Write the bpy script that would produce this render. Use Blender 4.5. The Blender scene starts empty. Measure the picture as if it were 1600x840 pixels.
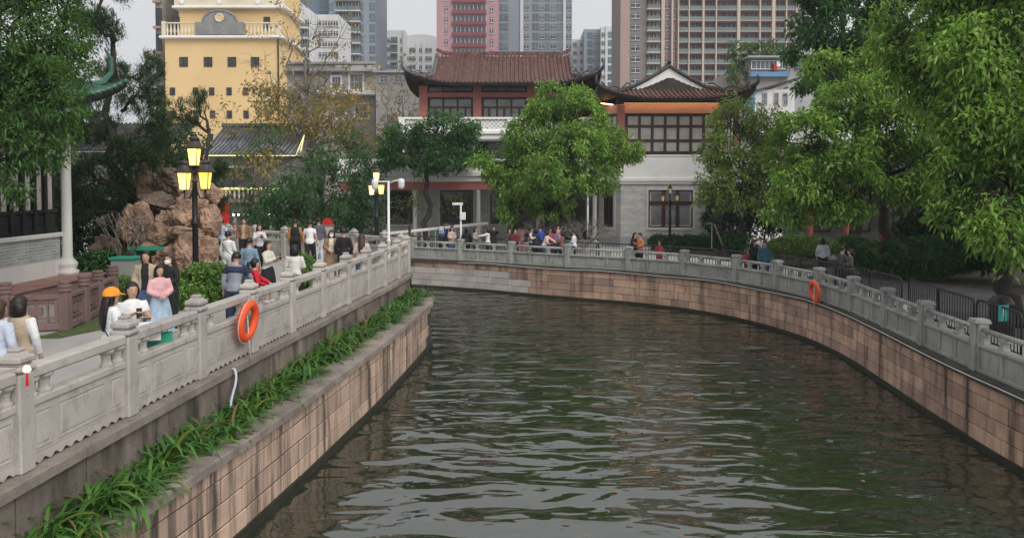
import bpy, bmesh, math, random
import numpy as np
from mathutils import Vector, Matrix, noise
R = math.radians
random.seed(7); rng = np.random.default_rng(11)
sc = bpy.context.scene
C = sc.collection
# ---------------------------------------------------------------- camera
F = 1200.0; PITCH = R(2.0); HOR = 289.0; CZ = 3.05
CY = HOR + F * math.tan(PITCH)
cd = bpy.data.cameras.new('camera'); cam = bpy.data.objects.new('camera', cd); C.objects.link(cam)
cam.location = (0, 0, CZ); cam.rotation_euler = (R(90) - PITCH, 0, 0)
cd.sensor_width = 36; cd.lens = F / 1600 * 36; cd.shift_y = -(420 - CY) / 1600
cd.clip_start = .1; cd.clip_end = 3000
sc.camera = cam
# ---------------------------------------------------------------- sky
w = bpy.data.worlds.new('World'); sc.world = w; w.use_nodes = True
nt = w.node_tree; nt.nodes.clear()
SUN_EL, SUN_AZ = R(42), R(142)
sky = nt.nodes.new('ShaderNodeTexSky'); sky.sky_type = 'NISHITA'; sky.sun_disc = False
sky.sun_elevation = SUN_EL; sky.sun_rotation = SUN_AZ; sky.air_density = 1.0; sky.dust_density = 6.0; sky.ozone_density = 1.0
hs = nt.nodes.new('ShaderNodeHueSaturation'); hs.inputs['Saturation'].default_value = .12; hs.inputs['Value'].default_value = .064
mixw = nt.nodes.new('ShaderNodeMix'); mixw.data_type = 'RGBA'; mixw.inputs[0].default_value = .86
mixw.inputs[7].default_value = (.49, .497, .515, 1)          # even cloud cover
bg = nt.nodes.new('ShaderNodeBackground'); bg.inputs[1].default_value = 1.0
wo = nt.nodes.new('ShaderNodeOutputWorld')
nt.links.new(sky.outputs[0], hs.inputs['Color']); nt.links.new(hs.outputs[0], mixw.inputs[6])
nt.links.new(mixw.outputs[2], bg.inputs[0]); nt.links.new(bg.outputs[0], wo.inputs[0])
sl = bpy.data.lights.new('sun', 'SUN'); sl.energy = 1.5; sl.angle = R(45); sl.color = (1, .96, .9)
so = bpy.data.objects.new('sun', sl); C.objects.link(so); so.location = (0, 0, 60)
so.rotation_euler = (R(90) - SUN_EL, 0, R(180) - SUN_AZ)
vs = sc.view_settings; vs.view_transform = 'Standard'; vs.look = 'None'; vs.gamma = 1; vs.use_curve_mapping = False
vs.exposure = .75
cy_ = sc.cycles; cy_.max_bounces = 6; cy_.diffuse_bounces = 3; cy_.glossy_bounces = 3; cy_.transmission_bounces = 2; cy_.volume_bounces = 0
# ---------------------------------------------------------------- photo geometry
def ray(px, py):
    u = (px - 800) / F; v = (CY - py) / F
    return (u, math.cos(PITCH) + v * math.sin(PITCH), -math.sin(PITCH) + v * math.cos(PITCH))
def gp(px, py, z=0.0):
    d = ray(px, py); t = (z - CZ) / d[2]; return Vector((d[0] * t, d[1] * t, z))
def at(px, py, Y):
    d = ray(px, py); t = Y / d[1]; return Vector((d[0] * t, Y, CZ + d[2] * t))
ZP, ZR, ZW, ZL = 0.0, -.75, -2.2, -.72      # left promenade, right promenade, water, planter ledge
# ---------------------------------------------------------------- materials
MATS = {}
def newmat(name):
    m = bpy.data.materials.new(name); m.use_nodes = True; MATS[name] = m
    return m, m.node_tree, m.node_tree.nodes['Principled BSDF']
def mixn(t, fac, a, b, blend='MIX'):
    n = t.nodes.new('ShaderNodeMix'); n.data_type = 'RGBA'; n.blend_type = blend
    for i, v in ((0, fac), (6, a), (7, b)):
        if isinstance(v, (int, float)): n.inputs[i].default_value = v
        elif isinstance(v, tuple): n.inputs[i].default_value = (*v[:3], 1)
        else: t.links.new(v, n.inputs[i])
    return n.outputs[2]
def posn(t, scale=(1, 1, 1)):
    g = t.nodes.new('ShaderNodeNewGeometry'); mp = t.nodes.new('ShaderNodeMapping')
    mp.inputs['Scale'].default_value = scale; t.links.new(g.outputs['Position'], mp.inputs['Vector'])
    return mp.outputs[0]
def noisen(t, vec, scale, detail=4, rough=.55):
    n = t.nodes.new('ShaderNodeTexNoise'); n.inputs['Scale'].default_value = scale
    n.inputs['Detail'].default_value = detail; n.inputs['Roughness'].default_value = rough
    t.links.new(vec, n.inputs['Vector']); return n.outputs['Fac']
def rampn(t, fac, a, b, c0=(0, 0, 0), c1=(1, 1, 1)):
    n = t.nodes.new('ShaderNodeValToRGB'); n.color_ramp.elements[0].position = a; n.color_ramp.elements[1].position = b
    n.color_ramp.elements[0].color = (*c0, 1); n.color_ramp.elements[1].color = (*c1, 1)
    t.links.new(fac, n.inputs[0]); return n.outputs[0]
def mat(name, col, rough=.75, var=.18, scale=1.5, bump=0., bscale=30, streak=0., sdark=(.04, .035, .03), rnd=0., metal=0., spec=.3, grain=0., gscale=60, sscale=(2.2, 2.2, .22), slo=.5):
    m, t, p = newmat(name)
    pos = posn(t)
    c = rampn(t, noisen(t, pos, scale), .3, .7, tuple(x * (1 - var) for x in col), tuple(min(.95, x * (1 + var)) for x in col))
    if grain:
        g = rampn(t, noisen(t, pos, gscale, 2), .35, .65, (1 - grain,) * 3, (1 + grain,) * 3)
        c = mixn(t, 1.0, c, g, 'MULTIPLY')
    if rnd:
        oi = t.nodes.new('ShaderNodeObjectInfo')
        r = rampn(t, oi.outputs['Random'], 0, 1, (1 - rnd, 1 - rnd, 1 - rnd * .8), (1 + rnd, 1 + rnd * .9, 1 + rnd * .75))
        c = mixn(t, 1.0, c, r, 'MULTIPLY')
    if streak:
        s = noisen(t, posn(t, sscale), 1.0, 5, .65)
        n = t.nodes.new('ShaderNodeMath'); n.operation = 'MULTIPLY'; n.inputs[1].default_value = streak
        t.links.new(rampn(t, s, slo, slo + .2), n.inputs[0])
        c = mixn(t, n.outputs[0], c, sdark)
    t.links.new(c, p.inputs['Base Color'])
    p.inputs['Roughness'].default_value = rough; p.inputs['Metallic'].default_value = metal
    p.inputs['Specular IOR Level'].default_value = spec
    if bump:
        b = t.nodes.new('ShaderNodeBump'); b.inputs['Strength'].default_value = bump; b.inputs['Distance'].default_value = .02
        t.links.new(noisen(t, pos, bscale, 5), b.inputs['Height']); t.links.new(b.outputs[0], p.inputs['Normal'])
    return m
def brickmat(name, c1, c2, mortar, bw=.26, bh=.075, rough=.8):
    m, t, p = newmat(name)
    g = t.nodes.new('ShaderNodeNewGeometry'); s = t.nodes.new('ShaderNodeSeparateXYZ'); cb = t.nodes.new('ShaderNodeCombineXYZ')
    ad = t.nodes.new('ShaderNodeMath'); ad.operation = 'ADD'
    t.links.new(g.outputs['Position'], s.inputs[0]); t.links.new(s.outputs[0], ad.inputs[0]); t.links.new(s.outputs[1], ad.inputs[1])
    t.links.new(ad.outputs[0], cb.inputs[0]); t.links.new(s.outputs[2], cb.inputs[1])
    b = t.nodes.new('ShaderNodeTexBrick'); b.inputs['Scale'].default_value = 1; b.inputs['Mortar Size'].default_value = .006
    b.inputs['Brick Width'].default_value = bw; b.inputs['Row Height'].default_value = bh; b.inputs['Bias'].default_value = 0
    b.inputs['Color1'].default_value = (*c1, 1); b.inputs['Color2'].default_value = (*c2, 1); b.inputs['Mortar'].default_value = (*mortar, 1)
    t.links.new(cb.outputs[0], b.inputs['Vector'])
    v = rampn(t, noisen(t, posn(t, (1, 1, 2.5)), 1.3), .3, .7, (.8, .8, .8), (1.15, 1.15, 1.15))
    t.links.new(mixn(t, 1.0, b.outputs['Color'], v, 'MULTIPLY'), p.inputs['Base Color']); p.inputs['Roughness'].default_value = rough
    return m
def emit(name, col, strength, base=(.8, .7, .4)):
    m, t, p = newmat(name); p.inputs['Base Color'].default_value = (*base, 1)
    p.inputs['Emission Color'].default_value = (*col, 1); p.inputs['Emission Strength'].default_value = strength
    return m
def glassmat(name, col, rough=.08, var=.35, scale=.35):
    m = mat(name, col, rough, var, scale, spec=.6); return m
def leafmat(name, trans=.38, rough=.5):
    m, t, p = newmat(name)
    a = t.nodes.new('ShaderNodeVertexColor'); a.layer_name = 'Col'
    t.links.new(a.outputs[0], p.inputs['Base Color']); p.inputs['Roughness'].default_value = rough; p.inputs['Specular IOR Level'].default_value = .25
    tr = t.nodes.new('ShaderNodeBsdfTranslucent'); t.links.new(mixn(t, 1.0, a.outputs[0], (1.25, 1.35, .7), 'MULTIPLY'), tr.inputs[0])
    ms = t.nodes.new('ShaderNodeMixShader'); ms.inputs[0].default_value = trans
    t.links.new(p.outputs[0], ms.inputs[1]); t.links.new(tr.outputs[0], ms.inputs[2])
    t.links.new(ms.outputs[0], t.nodes['Material Output'].inputs[0]); return m
mat('rail_stone', (.42, .39, .362), .8, .14, 1.2, .3, 60, .5, (.15, .13, .112), rnd=.08, grain=.1, gscale=90, sscale=(4.5, 4.5, 2.6), slo=.52)
mat('rail_stone_grey', (.33, .335, .315), .8, .16, 1.4, .25, 60, .6, (.11, .11, .098), rnd=.1, grain=.12, gscale=90, sscale=(4.5, 4.5, 2.2), slo=.5)
mat('granite_pink', (.48, .325, .24), .85, .24, 1.7, .5, 45, .95, (.035, .029, .025), rnd=.26, grain=.16, gscale=110, sscale=(2.6, 2.6, .2), slo=.5)
mat('granite_left', (.45, .325, .255), .85, .2, 1.3, .5, 45, .92, (.05, .04, .034), rnd=.2, grain=.16, gscale=110, sscale=(5.0, 5.0, .35), slo=.45)
mat('granite_pale', (.44, .40, .37), .85, .2, 1.5, .35, 45, .4, (.2, .15, .12), rnd=.08, grain=.1, gscale=90, slo=.55)
mat('coping_stone', (.24, .205, .18), .85, .25, 2.2, .4, 50, .4, (.1, .085, .07), rnd=.12, grain=.15, gscale=80, sscale=(2, 2, 2), slo=.5)
mat('coping_dark', (.075, .068, .058), .85, .3, 2.5, .4, 50, .55, (.05, .045, .04), rnd=.15, grain=.15, gscale=80, sscale=(2, 2, 2))
mat('wall_dark_stone', (.2, .165, .14), .88, .3, 1.6, .5, 35, .85, (.03, .027, .024), rnd=.15, grain=.15, sscale=(2.2, 2.2, .5), slo=.46)
mat('joint_dark', (.05, .045, .04), .95, .3, 3)
mat('algae', (.025, .026, .018), .6, .3, 4, .3, 20)
mat('paving', (.36, .34, .325), .85, .1, .8, .15, 50, .25, (.25, .235, .22), grain=.06, sscale=(1.2, .25, 1))
mat('paving_right', (.47, .455, .44), .85, .12, .6, .1, 50, grain=.06)
mat('asphalt', (.1, .1, .1), .9, .2, 1, .2, 80, grain=.15)
mat('soil', (.06, .05, .04), .95, .4, 8, .6, 30)
mat('lawn', (.07, .1, .03), .95, .4, 6, .6, 60)
mat('purple_stone', (.19, .125, .118), .8, .15, 2, .3, 60, .3, (.08, .055, .05), rnd=.08, grain=.1)
mat('terrace_stone', (.29, .165, .14), .85, .15, 1.5, .2, 40, grain=.08)
mat('white_paint', (.78, .77, .75), .7, .06, 1.2, .06, 40, .25, (.42, .4, .36), sscale=(2, 2, .35), slo=.58)
mat('white_wall', (.6, .59, .57), .75, .08, 1.0, .08, 40, .3, (.4, .38, .35))
mat('pink_paint', (.42, .15, .125), .6, .1, 1.2)
mat('frieze_paint', (.58, .33, .24), .6, .1, 1.2)
mat('red_lacquer', (.25, .06, .05), .5, .15, 1)
mat('dark_wood', (.05, .022, .018), .45, .25, 2, spec=.4)
mat('black_wood', (.012, .013, .015), .4, .3, 2, spec=.4)
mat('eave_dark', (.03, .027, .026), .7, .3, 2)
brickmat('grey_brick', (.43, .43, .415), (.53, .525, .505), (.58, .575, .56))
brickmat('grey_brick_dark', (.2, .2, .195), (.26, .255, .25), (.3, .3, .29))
brickmat('pavilion_brick', (.26, .285, .28), (.34, .355, .345), (.56, .56, .54), .32, .085)
mat('tile_red', (.125, .062, .05), .6, .45, 3.5, .3, 25, .55, (.03, .024, .022), rnd=.3, sscale=(6, .8, .8), slo=.5)
mat('tile_dark', (.06, .055, .052), .65, .4, 3, .3, 25, rnd=.2)
mat('tile_grey', (.16, .17, .19), .6, .35, 3, .2, 25, .5, (.06, .06, .065), rnd=.3)
mat('tile_green', (.04, .115, .075), .3, .35, 3, .1, 25, .3, (.015, .03, .022), rnd=.3, spec=.5)
mat('ridge_plaster', (.1, .1, .105), .8, .4, 4, .3, 30, .4, (.3, .3, .3), sscale=(4, 4, 4))
glassmat('glass_dark', (.03, .033, .036)); glassmat('glass_curtain', (.16, .165, .165), .15, .3, 1.2); glassmat('glass_blue', (.1, .14, .16), .1, .5, .15)
glassmat('glass_warm', (.4, .38, .35), .2, .2, 1.5); glassmat('glass_far', (.07, .08, .09), .15, .7, .12)
mat('yellow_wall', (.70, .50, .25), .85, .05, .3, .05, 10, .12, (.5, .35, .16), sscale=(.8, .8, .1), slo=.6)
mat('cream_trim', (.66, .59, .46), .8, .08, .8)
mat('crest_grey', (.22, .22, .215), .85, .2, 1.5, .3, 10)
mat('black_metal', (.014, .014, .015), .45, .3, 4, spec=.5)
mat('barrier_metal', (.02, .02, .022), .4, .3, 4, spec=.5)
mat('pole_white', (.7, .7, .7), .5, .05, 2)
mat('ring_orange', (.85, .1, .03), .55, .08, 4, .1, 30)
mat('rope', (.55, .5, .4), .9, .2, 20)
mat('pipe_white', (.62, .62, .6), .5, .1, 3); mat('hose_blue', (.45, .5, .58), .45, .1, 5)
mat('rock', (.34, .225, .16), .9, .5, 2.2, 1.0, 14, .65, (.075, .052, .04), grain=.15, gscale=25, sscale=(1.3, 1.3, .7), slo=.48)
mat('rock_dark', (.15, .11, .085), .9, .35, 1.2, .9, 9, grain=.15, gscale=25)
mat('bark', (.05, .042, .036), .95, .35, 5, .8, 18, .3, (.02, .018, .016), sscale=(6, 6, 1)); mat('bark_grey', (.17, .155, .14), .95, .3, 5, .7, 18)
mat('bark_pale', (.3, .27, .25), .9, .25, 5, .4, 18)
mat('cabinet_grey', (.3, .31, .3), .6, .1, 1); mat('cabinet_green', (.03, .3, .2), .5, .1, 1)
mat('teal_sign', (.05, .36, .33), .5, .05, 1); mat('sign_green', (.02, .22, .12), .5, .05, 1); mat('sign_red', (.5, .02, .02), .5, .1, 1)
mat('lantern_roof', (.035, .028, .026), .5, .3, 5, spec=.4)
mat('concrete_old', (.3, .28, .26), .9, .3, .4, .2, 4, .7, (.11, .1, .09), sscale=(.8, .8, .12)); mat('concrete_grey', (.36, .36, .37), .9, .15, .2, streak=.4, sdark=(.22, .22, .23), sscale=(.3, .3, .05))
mat('blue_panel', (.11, .24, .4), .6, .15, .6)
mat('tower_pink', (.40, .235, .255), .9, .06, .1, streak=.25, sdark=(.4, .22, .25), sscale=(.3, .3, .03)); mat('tower_red', (.2, .06, .078), .85, .1, .2)
mat('tower_white', (.56, .57, .58), .9, .06, .1, streak=.3, sdark=(.42, .42, .43), sscale=(.3, .3, .04)); mat('tower_blue', (.16, .24, .31), .5, .15, .1); mat('tower_slate', (.23, .26, .30), .7, .12, .1)
mat('tower_beige', (.46, .38, .32), .9, .06, .1); mat('tower_brown', (.2, .185, .17), .85, .1, .15); mat('tower_rose', (.33, .245, .21), .9, .06, .1); mat('balcony_glass', (.11, .15, .155), .15, .25, .2, spec=.6); mat('room_dark', (.065, .06, .06), .6, .6, .35)
emit('lamp_bright', (1, .73, .14), 1.35); emit('lamp_amber', (1, .55, .03), 1.0); emit('lamp_soft', (1, .75, .3), 1.2); emit('lamp_off_glow', (1, .7, .3), .12, (.5, .36, .2))
emit('strip_orange', (1, .54, .25), 4.2); emit('strip_rail_yellow', (1, .93, .3), .6); emit('bulb_white', (1, .95, .85), 5); emit('spark_warm', (1, .6, .25), 1.8)
leafmat('leaf', .42); leafmat('leaf_dark', .2, .45); leafmat('needle', .12, .6); leafmat('strap_leaf', .25, .35)
# ---------------------------------------------------------------- mesh building
def rootloc(o):
    v = Vector((0, 0, 0))
    while o is not None: v = v + o.location; o = o.parent
    return v
class MB:
    def __init__(s): s.v = []; s.f = []; s.m = []
    def add(s, vs, fs, mi=0):
        n = len(s.v); s.v += [tuple(v) for v in vs]; s.f += [[i + n for i in f] for f in fs]; s.m += [mi] * len(fs); return s
    def box(s, c, size, rz=0, mi=0, top=1.0, bev=0.0):
        hx, hy, hz = size[0] / 2, size[1] / 2, size[2] / 2
        ca, sa = math.cos(rz), math.sin(rz)
        if bev:
            b = bev; vs = []
            for (dx, dy, dz) in ((-b, -b, 0), (-b, 0, -b), (0, -b, -b)):
                for k in range(8):
                    sx = 1 if k & 1 else -1; sy = 1 if k & 2 else -1; sz = 1 if k & 4 else -1
                    vs.append((sx * (hx + dx), sy * (hy + dy), sz * (hz + dz)))
            Z, Yv, X = range(0, 8), range(8, 16), range(16, 24)
            fs = [[Z[0], Z[2], Z[3], Z[1]], [Z[4], Z[5], Z[7], Z[6]], [Yv[0], Yv[1], Yv[5], Yv[4]], [Yv[2], Yv[6], Yv[7], Yv[3]], [X[0], X[4], X[6], X[2]], [X[1], X[3], X[7], X[5]]]
            for a, bb in ((0, 1), (2, 3), (4, 5), (6, 7)): fs.append([Z[a], Z[bb], Yv[bb], Yv[a]])
            for a, bb in ((0, 2), (1, 3), (4, 6), (5, 7)): fs.append([Z[a], Z[bb], X[bb], X[a]])
            for a, bb in ((0, 4), (1, 5), (2, 6), (3, 7)): fs.append([Yv[a], Yv[bb], X[bb], X[a]])
            for k in range(8): fs.append([Z[k], Yv[k], X[k]])
        else:
            vs = []
            for k in range(8):
                sx = 1 if k & 1 else -1; sy = 1 if k & 2 else -1; sz = 1 if k & 4 else -1
                q = top if sz > 0 else 1
                vs.append((sx * hx * q, sy * hy * q, sz * hz))
            fs = [[0, 2, 3, 1], [4, 5, 7, 6], [0, 1, 5, 4], [2, 6, 7, 3], [0, 4, 6, 2], [1, 3, 7, 5]]
        vs = [(c[0] + x * ca - y * sa, c[1] + x * sa + y * ca, c[2] + z) for x, y, z in vs]
        return s.add(vs, fs, mi)
    def tube(s, path, rad, n=8, mi=0, cap=True, up=None, flat=None):
        P = [Vector(p) for p in path]; L = len(P)
        if not hasattr(rad, '__len__'): rad = [rad] * L
        vs = []; prev = None
        for i, p in enumerate(P):
            d = (P[min(i + 1, L - 1)] - P[max(i - 1, 0)]).normalized() if L > 1 else Vector((0, 0, 1))
            if prev is None:
                a = Vector(up) if up else (Vector((0, 0, 1)) if abs(d.z) < .9 else Vector((1, 0, 0)))
                u = d.cross(a).normalized()
            else:
                u = (prev - d * prev.dot(d)).normalized()
            prev = u; vv = d.cross(u)
            r = rad[i]; ra, rb = r if hasattr(r, '__len__') else (r, r)
            for k in range(n):
                t = 2 * math.pi * (k + .5) / n
                vs.append(p + u * (math.cos(t) * ra) + vv * (math.sin(t) * rb))
        fs = []
        for i in range(L - 1):
            for k in range(n):
                a = i * n + k; b = i * n + (k + 1) % n
                fs.append([a, b, b + n, a + n])
        if cap: fs.append(list(range(n))[::-1]); fs.append([(L - 1) * n + k for k in range(n)])
        return s.add(vs, fs, mi)
    def lathe(s, prof, c=(0, 0, 0), n=12, mi=0, sq=False, rz=0):
        vs = []; k0 = .5 if sq else 0
        for r, z in prof:
            for k in range(n):
                t = 2 * math.pi * (k + k0) / n + rz
                vs.append((c[0] + r * math.cos(t), c[1] + r * math.sin(t), c[2] + z))
        fs = []
        for i in range(len(prof) - 1):
            for k in range(n):
                a = i * n + k; b = i * n + (k + 1) % n
                fs.append([a, b, b + n, a + n])
        fs.append(list(range(n))[::-1]); fs.append([(len(prof) - 1) * n + k for k in range(n)])
        return s.add(vs, fs, mi)
    def prism(s, poly, z0, z1, mi=0):
        n = len(poly); vs = [(p[0], p[1], z0) for p in poly] + [(p[0], p[1], z1) for p in poly]
        fs = [list(range(n))[::-1], list(range(n, 2 * n))] + [[k, (k + 1) % n, n + (k + 1) % n, n + k] for k in range(n)]
        return s.add(vs, fs, mi)
    def extr(s, poly, off, mi=0):
        n = len(poly); o = Vector(off); vs = [Vector(p) for p in poly] + [Vector(p) + o for p in poly]
        fs = [list(range(n))[::-1], list(range(n, 2 * n))] + [[k, (k + 1) % n, n + (k + 1) % n, n + k] for k in range(n)]
        return s.add(vs, fs, mi)
    def grid(s, rows, mi=0):
        n = len(rows[0]); vs = [p for r in rows for p in r]
        fs = [[i * n + k, i * n + k + 1, (i + 1) * n + k + 1, (i + 1) * n + k] for i in range(len(rows) - 1) for k in range(n - 1)]
        return s.add(vs, fs, mi)
    def mesh(s, name, mats, smooth=False, off=(0, 0, 0)):
        me = bpy.data.meshes.new(name)
        o = off; me.from_pydata([(v[0] - o[0], v[1] - o[1], v[2] - o[2]) for v in s.v], [], s.f)
        for m in ([mats] if isinstance(mats, str) else mats): me.materials.append(MATS[m])
        me.polygons.foreach_set('material_index', s.m)
        bm = bmesh.new(); bm.from_mesh(me); bmesh.ops.recalc_face_normals(bm, faces=bm.faces); bm.to_mesh(me); bm.free()
        if smooth: me.polygons.foreach_set('use_smooth', [True] * len(me.polygons))
        return me
    def build(s, name, mats, parent=None, smooth=False, local=False):
        off = (0, 0, 0) if (local or parent is None) else rootloc(parent)
        return link(name, s.mesh(name, mats, smooth, off), parent)
def link(name, me, parent=None, loc=None, rz=0, scale=None, world=False):
    o = bpy.data.objects.new(name, me); C.objects.link(o)
    if parent is not None: o.parent = parent
    if loc is not None: o.location = Vector(loc) - (rootloc(parent) if (world and parent is not None) else Vector((0, 0, 0)))
    if rz: o.rotation_euler = (0, 0, rz)
    if scale is not None: o.scale = scale
    return o
def tag(o, label, cat, group=None):
    o['label'] = label; o['category'] = cat
    if group: o['group'] = group
    return o
def thing(name, label, cat, loc=(0, 0, 0), rz=0, group=None):
    o = bpy.data.objects.new(name, None); C.objects.link(o); o.location = loc; o.rotation_euler = (0, 0, rz); o.empty_display_size = .2
    return tag(o, label, cat, group)
def struct(o, kind='structure'): o['kind'] = kind; return o
def dup(root, loc, rz=0, label=None, group=None):
    def cp(o, par):
        c = o.copy(); C.objects.link(c); c.parent = par
        for ch in o.children: cp(ch, c)
        return c
    r = cp(root, None); r.location = loc; r.rotation_euler = (0, 0, rz)
    if label: r['label'] = label
    if group: r['group'] = group
    return r
def spline(pts, n):
    P = np.array(pts, float); k = len(P)
    d = np.concatenate([[0], np.cumsum(np.linalg.norm(np.diff(P, axis=0), axis=1))])
    Q = np.vstack([2 * P[0] - P[1], P, 2 * P[-1] - P[-2]])
    out = []
    for i in range(k - 1):
        for t in np.linspace(0, 1, 12, endpoint=False):
            a, b, c, e = Q[i], Q[i + 1], Q[i + 2], Q[i + 3]
            out.append(.5 * (2 * b + (c - a) * t + (2 * a - 5 * b + 4 * c - e) * t * t + (3 * b - a - 3 * c + e) * t ** 3))
    out.append(P[-1]); O = np.array(out)
    s = np.concatenate([[0], np.cumsum(np.linalg.norm(np.diff(O, axis=0), axis=1))])
    u = np.linspace(0, s[-1], n)
    return np.stack([np.interp(u, s, O[:, j]) for j in range(P.shape[1])], 1), s[-1]
def offset(line, d):
    L = np.array(line); t = np.gradient(L[:, :2], axis=0); t /= np.linalg.norm(t, axis=1)[:, None] + 1e-9
    out = L.copy(); out[:, 0] += t[:, 1] * d; out[:, 1] -= t[:, 0] * d     # +d = to the right of travel
    return out
class Curve:
    def __init__(s, pts):
        s.p, s.L = spline(pts, 400); s.u = np.linspace(0, s.L, 400)
    def at(s, u): return np.array([np.interp(u, s.u, s.p[:, j]) for j in (0, 1)])
    def ang(s, u):
        a, b = s.at(max(0, u - .15)), s.at(min(s.L, u + .15)); return math.atan2(b[1] - a[1], b[0] - a[0])
    def off(s, u, d):
        a = s.ang(u); p = s.at(u); return np.array([p[0] + math.sin(a) * d, p[1] - math.cos(a) * d])
    def inv(s, x, y): return s.u[np.argmin((s.p[:, 0] - x) ** 2 + (s.p[:, 1] - y) ** 2)]
# ================================================================ SETTING: water, banks, river walls, railings
LC = Curve([(-5.7, -3), (-5.3, 2), (-4.9, 5.4), (-4.49, 8.05), (-4.1, 10.3), (-3.75, 12.7), (-3.42, 15.4), (-3.05, 18.8), (-2.62, 24.4), (-2.64, 25.5), (-3.0, 26.5), (-3.9, 27.6), (-6.0, 29.8)])
LR = Curve([(-5.7, -3), (-5.55, 2), (-5.4, 5), (-5.25, 8.1), (-5.11, 10.1), (-4.96, 12), (-4.79, 13.9), (-4.61, 15.8), (-4.43, 17.6), (-4.25, 19.5), (-4.07, 21.3), (-3.9, 23.1), (-3.76, 24.9), (-3.66, 26.6)])
LB = Curve([(-3.66, 26.6), (-4.4, 28.4), (-5.6, 29.9), (-8, 31.4), (-10.2, 32.6), (-12.7, 34.3), (-16, 36.2)])
RR = Curve([(9.2, 3), (9.3, 8), (9.45, 12.8), (9.57, 15.6), (9.79, 18.06), (10.02, 20.4), (10.25, 23.0), (10.2, 25.4), (9.7, 27.85), (8.8, 30.1), (7.3, 32.25), (5.16, 34.07), (2.56, 35.5), (0, 37.2), (-2.6, 38.75), (-5.17, 39.92), (-9, 41.5), (-14, 43.5)])
def ribbon(name, c, d0, z0, d1, z1, m, u0=0, u1=None, n=120, parent=None):
    b = MB(); us = np.linspace(u0, u1 or c.L, n)
    A = [(*c.off(u, d0), z0) for u in us]; B = [(*c.off(u, d1), z1) for u in us]
    b.grid([A, B]); return b.build(name, m, parent)
# water
m, t, p = newmat('water')
p.inputs['Base Color'].default_value = (.026, .032, .018, 1); p.inputs['Roughness'].default_value = .25; p.inputs['Specular IOR Level'].default_value = 0
bb = None
def wave(vecscale, sc_, det, rough, dist, prev, rot=0.0):
    g = t.nodes.new('ShaderNodeNewGeometry'); mp = t.nodes.new('ShaderNodeMapping'); mp.inputs['Scale'].default_value = vecscale; mp.inputs['Rotation'].default_value = (0, 0, rot)
    t.links.new(g.outputs['Position'], mp.inputs['Vector'])
    n = t.nodes.new('ShaderNodeTexNoise'); n.inputs['Scale'].default_value = sc_; n.inputs['Detail'].default_value = det; n.inputs['Roughness'].default_value = rough
    n.inputs['Distortion'].default_value = .6; t.links.new(mp.outputs[0], n.inputs['Vector'])
    b = t.nodes.new('ShaderNodeBump'); b.inputs['Strength'].default_value = 1; b.inputs['Distance'].default_value = dist
    t.links.new(n.outputs['Fac'], b.inputs['Height'])
    if prev is not None: t.links.new(prev.outputs[0], b.inputs['Normal'])
    return b
b1 = wave((.5, 1.0, 1), 1.4, 1.6, .5, .115, None, .1); b2 = wave((.5, 1.0, 1), 3.4, 1.5, .5, .014, b1, -.12)
gl = t.nodes.new('ShaderNodeBsdfGlossy'); gl.inputs['Roughness'].default_value = .02; fr0 = t.nodes.new('ShaderNodeFresnel'); fr0.inputs['IOR'].default_value = 2.8
mx = t.nodes.new('ShaderNodeMixShader')
for n_ in (gl, fr0, p): t.links.new(b2.outputs[0], n_.inputs['Normal'])
t.links.new(fr0.outputs[0], mx.inputs[0]); t.links.new(p.outputs[0], mx.inputs[1]); t.links.new(gl.outputs[0], mx.inputs[2]); t.links.new(mx.outputs[0], t.nodes['Material Output'].inputs[0])
b = MB(); b.add([(-90, -60, ZW), (60, -60, ZW), (60, 70, ZW), (-90, 70, ZW)], [[0, 1, 2, 3]]); struct(b.build('river', 'water'))
# banks
def sheet(name, poly, z, m):
    b = MB(); b.add([(x, y, z) for x, y in poly], [list(range(len(poly)))]); o = b.build(name, m)
    bm = bmesh.new(); bm.from_mesh(o.data); bmesh.ops.triangulate(bm, faces=bm.faces)
    for f in bm.faces:
        if f.normal.z < 0: f.normal_flip()
    bm.to_mesh(o.data); bm.free(); return struct(o)
rp = [tuple(RR.at(u)) for u in np.linspace(0, RR.L, 60)]
sheet('right_promenade', [(9.2, -60)] + rp + [(-60, 58), (-420, 130), (-420, 900), (700, 900), (700, -60)], ZR, 'paving_right')
lp = [tuple(LR.at(u)) for u in np.linspace(0, LR.L, 30)] + [tuple(LB.at(u)) for u in np.linspace(.2, LB.L, 30)]
sheet('left_promenade', [(-5.7, -60)] + lp + [(-60, 49), (-420, 110), (-420, -60)], ZP, 'paving')
# paler joints / kerb strip between promenade and lawn
ap = [(11.6, -20), (11.7, 8), (12.0, 14), (12.5, 19), (12.9, 24), (12.7, 28), (11.6, 31.2), (13.5, 33), (15.5, 31), (17.5, 27), (19, 20), (19, -20)]
sheet('footpath', ap, ZR + .006, 'asphalt')
sheet('garden_bed', [(13.5, 33.0), (15.5, 31), (17.5, 27), (19, 20), (60, 10), (60, 44), (14.5, 44), (10, 44), (6.2, 43.6), (9.5, 40.5)], ZR + .012, 'soil')
sheet('lawn', [(-9.0, 15.2), (-8.1, 17.5), (-8.5, 19.3), (-9.4, 19.6), (-9.75, 18), (-9.42, 16.2), (-9.5, 15.5), (-13, 15.2), (-13, 14.6)], ZP + .008, 'lawn')
sheet('planting_bed', [(-9.4, 19.6), (-8.2, 19.4), (-7.9, 21), (-8.2, 24.5), (-9.4, 27), (-14, 29), (-26, 29), (-26, 20), (-13, 20)], ZP + .012, 'soil')
sheet('planter_soil', [tuple(LR.off(u, .1)) for u in np.linspace(0, LR.L, 50)] + [tuple(LC.off(u, -.3)) for u in np.linspace(LC.inv(-3.3, 26.6), 0, 60)], ZL - .06, 'soil')
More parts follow.
